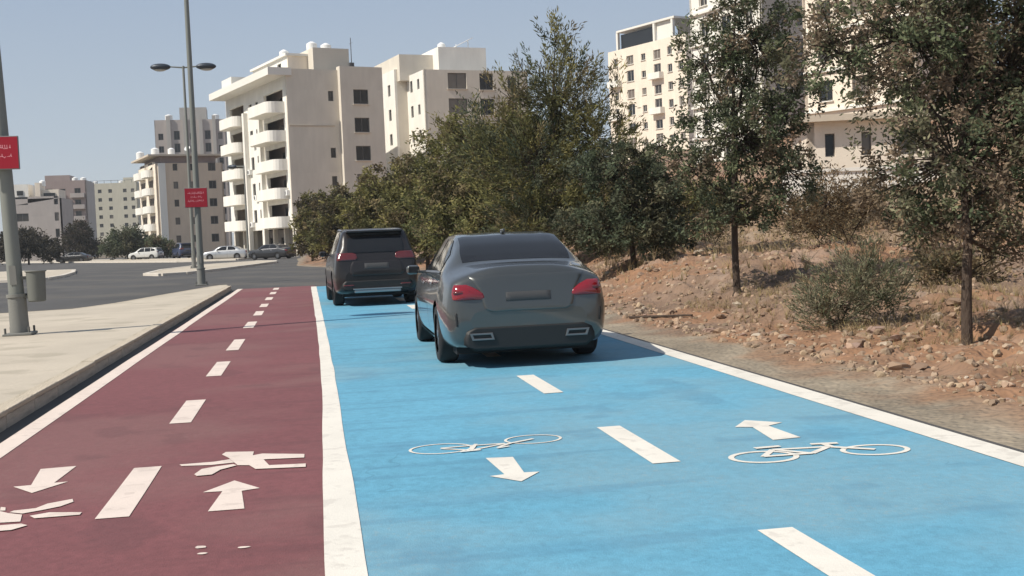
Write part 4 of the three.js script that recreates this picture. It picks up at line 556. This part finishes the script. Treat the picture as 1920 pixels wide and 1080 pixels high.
function suv(name, label, pos, turn, paint, group) {
  const st = [[0, .46, .68, .60, .62, .72, .48, .77, .79], [.03, .37, .81, .62, .77, .86, .58, .91, .93], [.07, .32, .86, .64, .825, .98, .63, 1.08, 1.10], [.13, .29, .885, .66, .84, 1.05, .65, 1.22, 1.25], [.22, .27, .90, .68, .85, 1.08, .66, 1.37, 1.40], [.33, .26, .91, .70, .858, 1.085, .67, 1.52, 1.56], [.45, .25, .915, .70, .86, 1.085, .675, 1.59, 1.625], [.7, .25, .918, .70, .862, 1.08, .675, 1.61, 1.65], [1.2, .24, .92, .70, .865, 1.075, .67, 1.625, 1.665], [2.0, .24, .92, .70, .865, 1.06, .66, 1.635, 1.678], [2.6, .24, .92, .70, .86, 1.05, .645, 1.59, 1.635], [3.0, .24, .92, .70, .86, 1.04, .66, 1.41, 1.45], [3.4, .24, .92, .69, .86, 1.03, .69, 1.14, 1.165], [3.8, .25, .915, .68, .85, .995, .62, 1.04, 1.065], [4.2, .27, .87, .66, .78, .92, .55, .95, .975], [4.4, .32, .77, .62, .66, .78, .44, .82, .84], [4.48, .42, .62, .57, .5, .66, .32, .69, .70]];
  const L = 4.48, P = carSurface(st), { loft, geo } = carBody(P, L, [.92, 3.60], .40, .92);
  const c = thing(name, label, 'car', pos, turn, group);
  mesh('body', geo, paint, c);
  mesh('rear_window', rearPatch(loft, [[1.14, -.60, .60], [1.3, -.61, .61], [1.47, -.57, .57]], .008, 20, 8), CM.glass, c);
  mesh('roof_spoiler', [rbox(1.22, .045, .22, .02, 0, 1.60, -.30)], paint, c); mesh('brake_light_strip', rbox(1.12, .05, .05, .01, 0, 1.545, -.29), CM.black, c);
  mesh('windscreen', mergeGeometries([patch(P, 2.72, 3.36, -7, -5.1, .006), patch(P, 2.72, 3.36, 7, 5.1, .006)]), CM.glass, c);
  for (const sd of [-1, 1]) {
    mesh('side_window', patch(P, .50, 1.05, sd * 4.25, (t) => sd * lerp(4.6, 4.9, t), .006), CM.glass, c); mesh('side_window', patch(P, 1.12, 1.95, sd * 4.14, sd * 4.9, .006), CM.glass, c); mesh('side_window', patch(P, 2.03, 3.0, sd * 4.14, (t) => sd * lerp(4.9, 4.5, ss(t * 1.6 - .6)), .006), CM.glass, c);
    mesh('roof_rail', patch(P, .6, 2.6, sd * 5.0, sd * 5.1, .03, 20, 2), CM.chrome, c);
    mesh('sill_cladding', patch(P, 1.34, 3.18, sd * 1.1, sd * 2.3, .012, 10, 4), CM.trim, c); mesh('side_strip', patch(P, 1.34, 3.18, sd * 2.0, sd * 2.12, .02, 10, 2), CM.chrome, c);
    mesh('door_seam', patch(P, 1.98, 1.99, sd * 2.3, sd * 4, .003, 2, 14), CM.black, c);
    const tl = mesh('tail_light', rearPatch(loft, sd < 0 ? [[.99, -.845, -.45], [1.04, -.85, -.40], [1.12, -.845, -.42], [1.15, -.83, -.5]] : [[.99, .45, .845], [1.04, .40, .85], [1.12, .42, .845], [1.15, .5, .83]], .014, 14, 6), CM.lampDark, c);
    mesh('reflector', rearPatch(loft, sd < 0 ? [[.44, -.72, -.5], [.47, -.72, -.5]] : [[.44, .5, .72], [.47, .5, .72]], .016, 6, 2), CM.lampDark, c);
  }
  mesh('tailgate', rearPatch(loft, [[.66, -.52, .52], [.72, -.58, .58], [.86, -.56, .56], [.97, -.5, .5]], .011, 20, 8), paint, c);
  mesh('licence_plate', rearPatch(loft, [[.80, -.26, .26], [.92, -.26, .26]], .016, 8, 2), CM.plate, c);
  mesh('bumper_cladding', rearPatch(loft, [[.34, -.70, .70], [.42, -.76, .76], [.50, -.74, .74], [.55, -.68, .68]], .009, 24, 6, 0, .62, .01), CM.trim, c);
  mesh('skid_plate', [rbox(1.0, .075, .16, .03, 0, .325, -.07), rbox(1.04, .03, .05, .012, 0, .372, .012)], CM.chrome, c);
  mesh('underbody', box(1.45, .14, 3.9, 0, .27, -2.25), CM.black, c);
  for (const s of [.92, 3.60]) for (const sd of [-1, 1]) wheel(c, sd * .79, .355, -s, .355, .235);
  mirror(c, -1.0, 1.12, -2.85, paint); mirror(c, 1.0, 1.12, -2.85, paint);
  return c;
}
const car1 = sedan('sedan_car', 'dark grey sedan with a red left tail light, closest on the blue lane', [2.25, .006, -12.15], -.012, CM.sedan);
car1.updateMatrixWorld();
const car2 = suv('suv_car', 'dark brown black SUV ahead of the grey sedan on the blue lane', [1.40, .006, -25.2], .035, CM.suv);
function parked(src, from, to, name, label, pos, turn, k = 1) { const o = src.clone(); o.name = numbered(name); o.position.set(...pos); o.rotation.y = turn; o.scale.setScalar(k); o.userData = { label, category: 'car', group: 'cars parked beyond the junction' }; o.traverse((m) => { if (m.isMesh && m.material === from) m.material = to; }); scene.add(o); return o; }
parked(car2, CM.suv, CM.whiteCar, 'parked_car', 'white car parked beyond the junction, left of the lamp posts', [-19.6, 0, -163], 1.2);
parked(car2, CM.suv, CM.blueCar, 'parked_car', 'dark blue tall car parked beyond the junction behind the lamp posts', [-15.6, 0, -158], .3, 1.25);
parked(car1, CM.sedan, CM.silverCar, 'parked_car', 'silver sedan parked beyond the junction under the balconied block', [-6.2, 0, -124], 1.35);
parked(car1, CM.sedan, CM.blackCar, 'parked_car', 'black car parked beyond the junction just left of the bushes', [-1.7, 0, -113], .9);
parked(car1, CM.sedan, CM.blackCar, 'parked_car', 'black car parked across the junction before the dull brown block', [-31, 0, -176], 1.4);

// ---------------------------------------------------------------- street furniture
const SM = { post: phy([.21, .22, .20], .6, { metalness: .2 }), base: std([.20, .20, .185], .8), bolt: std([.12, .12, .11], .6), signBack: std([.2, .2, .2], .6), bin: std([.15, .155, .14], .75) };
function signTexture(lines) {
  const c = document.createElement('canvas'); c.width = 256; c.height = 256; const g = c.getContext('2d'); g.fillStyle = '#a3122a'; g.fillRect(0, 0, 256, 256); g.strokeStyle = '#e9b9bd'; g.lineCap = 'round';
  let s = 5; const r = () => { s = (s * 16807) % 2147483647; return s / 2147483647; };
  for (const [y, x0, x1, h] of lines) { let x = x1; while (x > x0) { const w = 8 + r() * 16; g.lineWidth = 3.2; g.beginPath(); g.moveTo(x, y); g.quadraticCurveTo(x - w * .5, y + (r() < .5 ? h * .5 : -h * .9 * r()), x - w, y); g.stroke(); if (r() < .4) { g.beginPath(); g.moveTo(x - w * .3, y); g.lineTo(x - w * .3, y - h); g.stroke(); } if (r() < .5) { g.fillStyle = '#e9b9bd'; g.fillRect(x - w * .6, y + (r() < .5 ? 8 : -h), 4, 4); } x -= w + (r() < .25 ? 10 : 0); } }
  const t = new THREE.CanvasTexture(c); t.colorSpace = THREE.SRGBColorSpace; return t;
}
const signFace = std([1, 1, 1], .45, { map: signTexture([[70, 40, 220, 22], [120, 70, 200, 18], [175, 40, 215, 20]]) }), signFace2 = std([1, 1, 1], .45, { map: signTexture([[90, 50, 210, 24], [160, 40, 215, 22]]) });
function lampPost(label, pos, H, r0, r1, arms, twin = 0) {
  const t = thing('lamp_post', label, 'lamp post', pos, 0, 'lamp posts along the road');
  mesh('pole', new THREE.CylinderGeometry(r1, r0, H, 12).translate(0, H / 2, 0), SM.post, t);
  mesh('base_sleeve', [cyl(r0 * 1.22, r0 * 1.15, .62, 0, 0, 0, 12), cyl(r0 * 1.3, r0 * 1.3, .05, 0, .6, 0, 12)], SM.base, t);
  mesh('base_plate', rbox(r0 * 3.6, .04, r0 * 3.6, .01, 0, .02, 0), SM.base, t);
  for (const [x, z] of [[-1, -1], [1, -1], [-1, 1], [1, 1]]) mesh('anchor_bolt', cyl(.018, .018, .09, x * r0 * 1.45, .04, z * r0 * 1.45, 6), SM.bolt, t);
  mesh('access_hatch', box(.1, .3, .012, 0, .95, r0 * .98), SM.base, t);
  for (const [a, l] of arms) {
    const d = V(Math.cos(a), 0, -Math.sin(a)), m = mesh('arm', limb(V(0, H - .1, 0), d.clone().multiplyScalar(l).setY(H - .02), .05, .04, 8, 6, 0), SM.post, t);
    const h = mesh('lamp_head', new THREE.SphereGeometry(1, 20, 12).scale(.62, .22, .32).rotateY(a).translate(d.x * (l + .42), H - .04, d.z * (l + .42)), M.darkMetal, t);
    mesh('lens', new THREE.SphereGeometry(1, 18, 8, 0, 6.2832, Math.PI / 2, Math.PI / 2).scale(.4, .14, .22).rotateY(a).translate(d.x * (l + .45), H - .17, d.z * (l + .45)), std([.5, .5, .46], .3), h);
  }
  return t;
}
lampPost('thick near lamp post on the pavement, cut by the left edge', [-4.56, .147, -19.53], 9, .122, .075, [[Math.PI, 1.5]]).rotation.z = .03;
lampPost('tall lamp post past the pavement tip, its top above the frame', [-4.0, .004, -44.8], 14, .125, .07, [[Math.PI, 1.6], [0, 1.6]]);
lampPost('farther lamp post with two heads on the traffic island', [-7.15, .12, -75.6], 12.55, .12, .07, [[Math.PI - .02, .95], [.02, .95]]);
lampPost('slim lamp post beyond the junction in front of the balconied block', [-6.0, .14, -119.5], 9.2, .11, .06, [[2.4, 1.2]]);
function roadSign(label, pos, w, h, face, turn = 0) {
  const t = thing('road_sign', label, 'sign', pos, turn, 'red signs on the lamp posts');
  mesh('panel', rbox(w, h, .035, .012), SM.signBack, t); const f = mesh('sign_face', new THREE.PlaneGeometry(w - .03, h - .03).translate(0, 0, .021), face, t);
  mesh('clamp', [box(w * .5, .04, .05, -w * .1, h * .28, -.04), box(w * .5, .04, .05, -w * .1, -h * .28, -.04)], SM.bolt, t); return t;
}
roadSign('red rectangular sign on the near lamp post at the left edge', [-4.68, 3.0, -19.34], .62, .52, signFace2, .05);
roadSign('red square sign on the second lamp post', [-4.02, 3.24, -44.64], .82, .72, signFace, .05);
{ const t = thing('litter_bin', 'grey cylindrical litter bin strapped to the near lamp post', 'bin', [-4.27, .147, -19.5], 0);
  mesh('drum', new THREE.LatheGeometry([[0, .52], [.12, .52], [.135, .54], [.145, .98], [.152, 1.0], [.14, 1.0], [.13, .56], [0, .56]].map(([a, b]) => new THREE.Vector2(a, b)), 24), SM.bin, t);
  mesh('rim_band', new THREE.TorusGeometry(.152, .012, 8, 28).rotateX(Math.PI / 2).translate(0, 1.0, 0), SM.base, t); mesh('bracket', [box(.26, .05, .06, -.2, .6, 0), box(.26, .05, .06, -.2, .9, 0)], SM.bolt, t); }
tag(mesh('fallen_pole', [limb(V(4.75, hgt(4.75, -17.3) + .03, -17.3), V(5.42, hgt(5.42, -16.3) + .03, -16.3), .02, .016, 7, 5, .02)], bark), 'thin bare pole lying in the dirt right of the sedan', 'pole');

scene.fog = new THREE.FogExp2(new THREE.Color().setRGB(.62, .64, .66), .00028);
renderer.render(scene, camera);
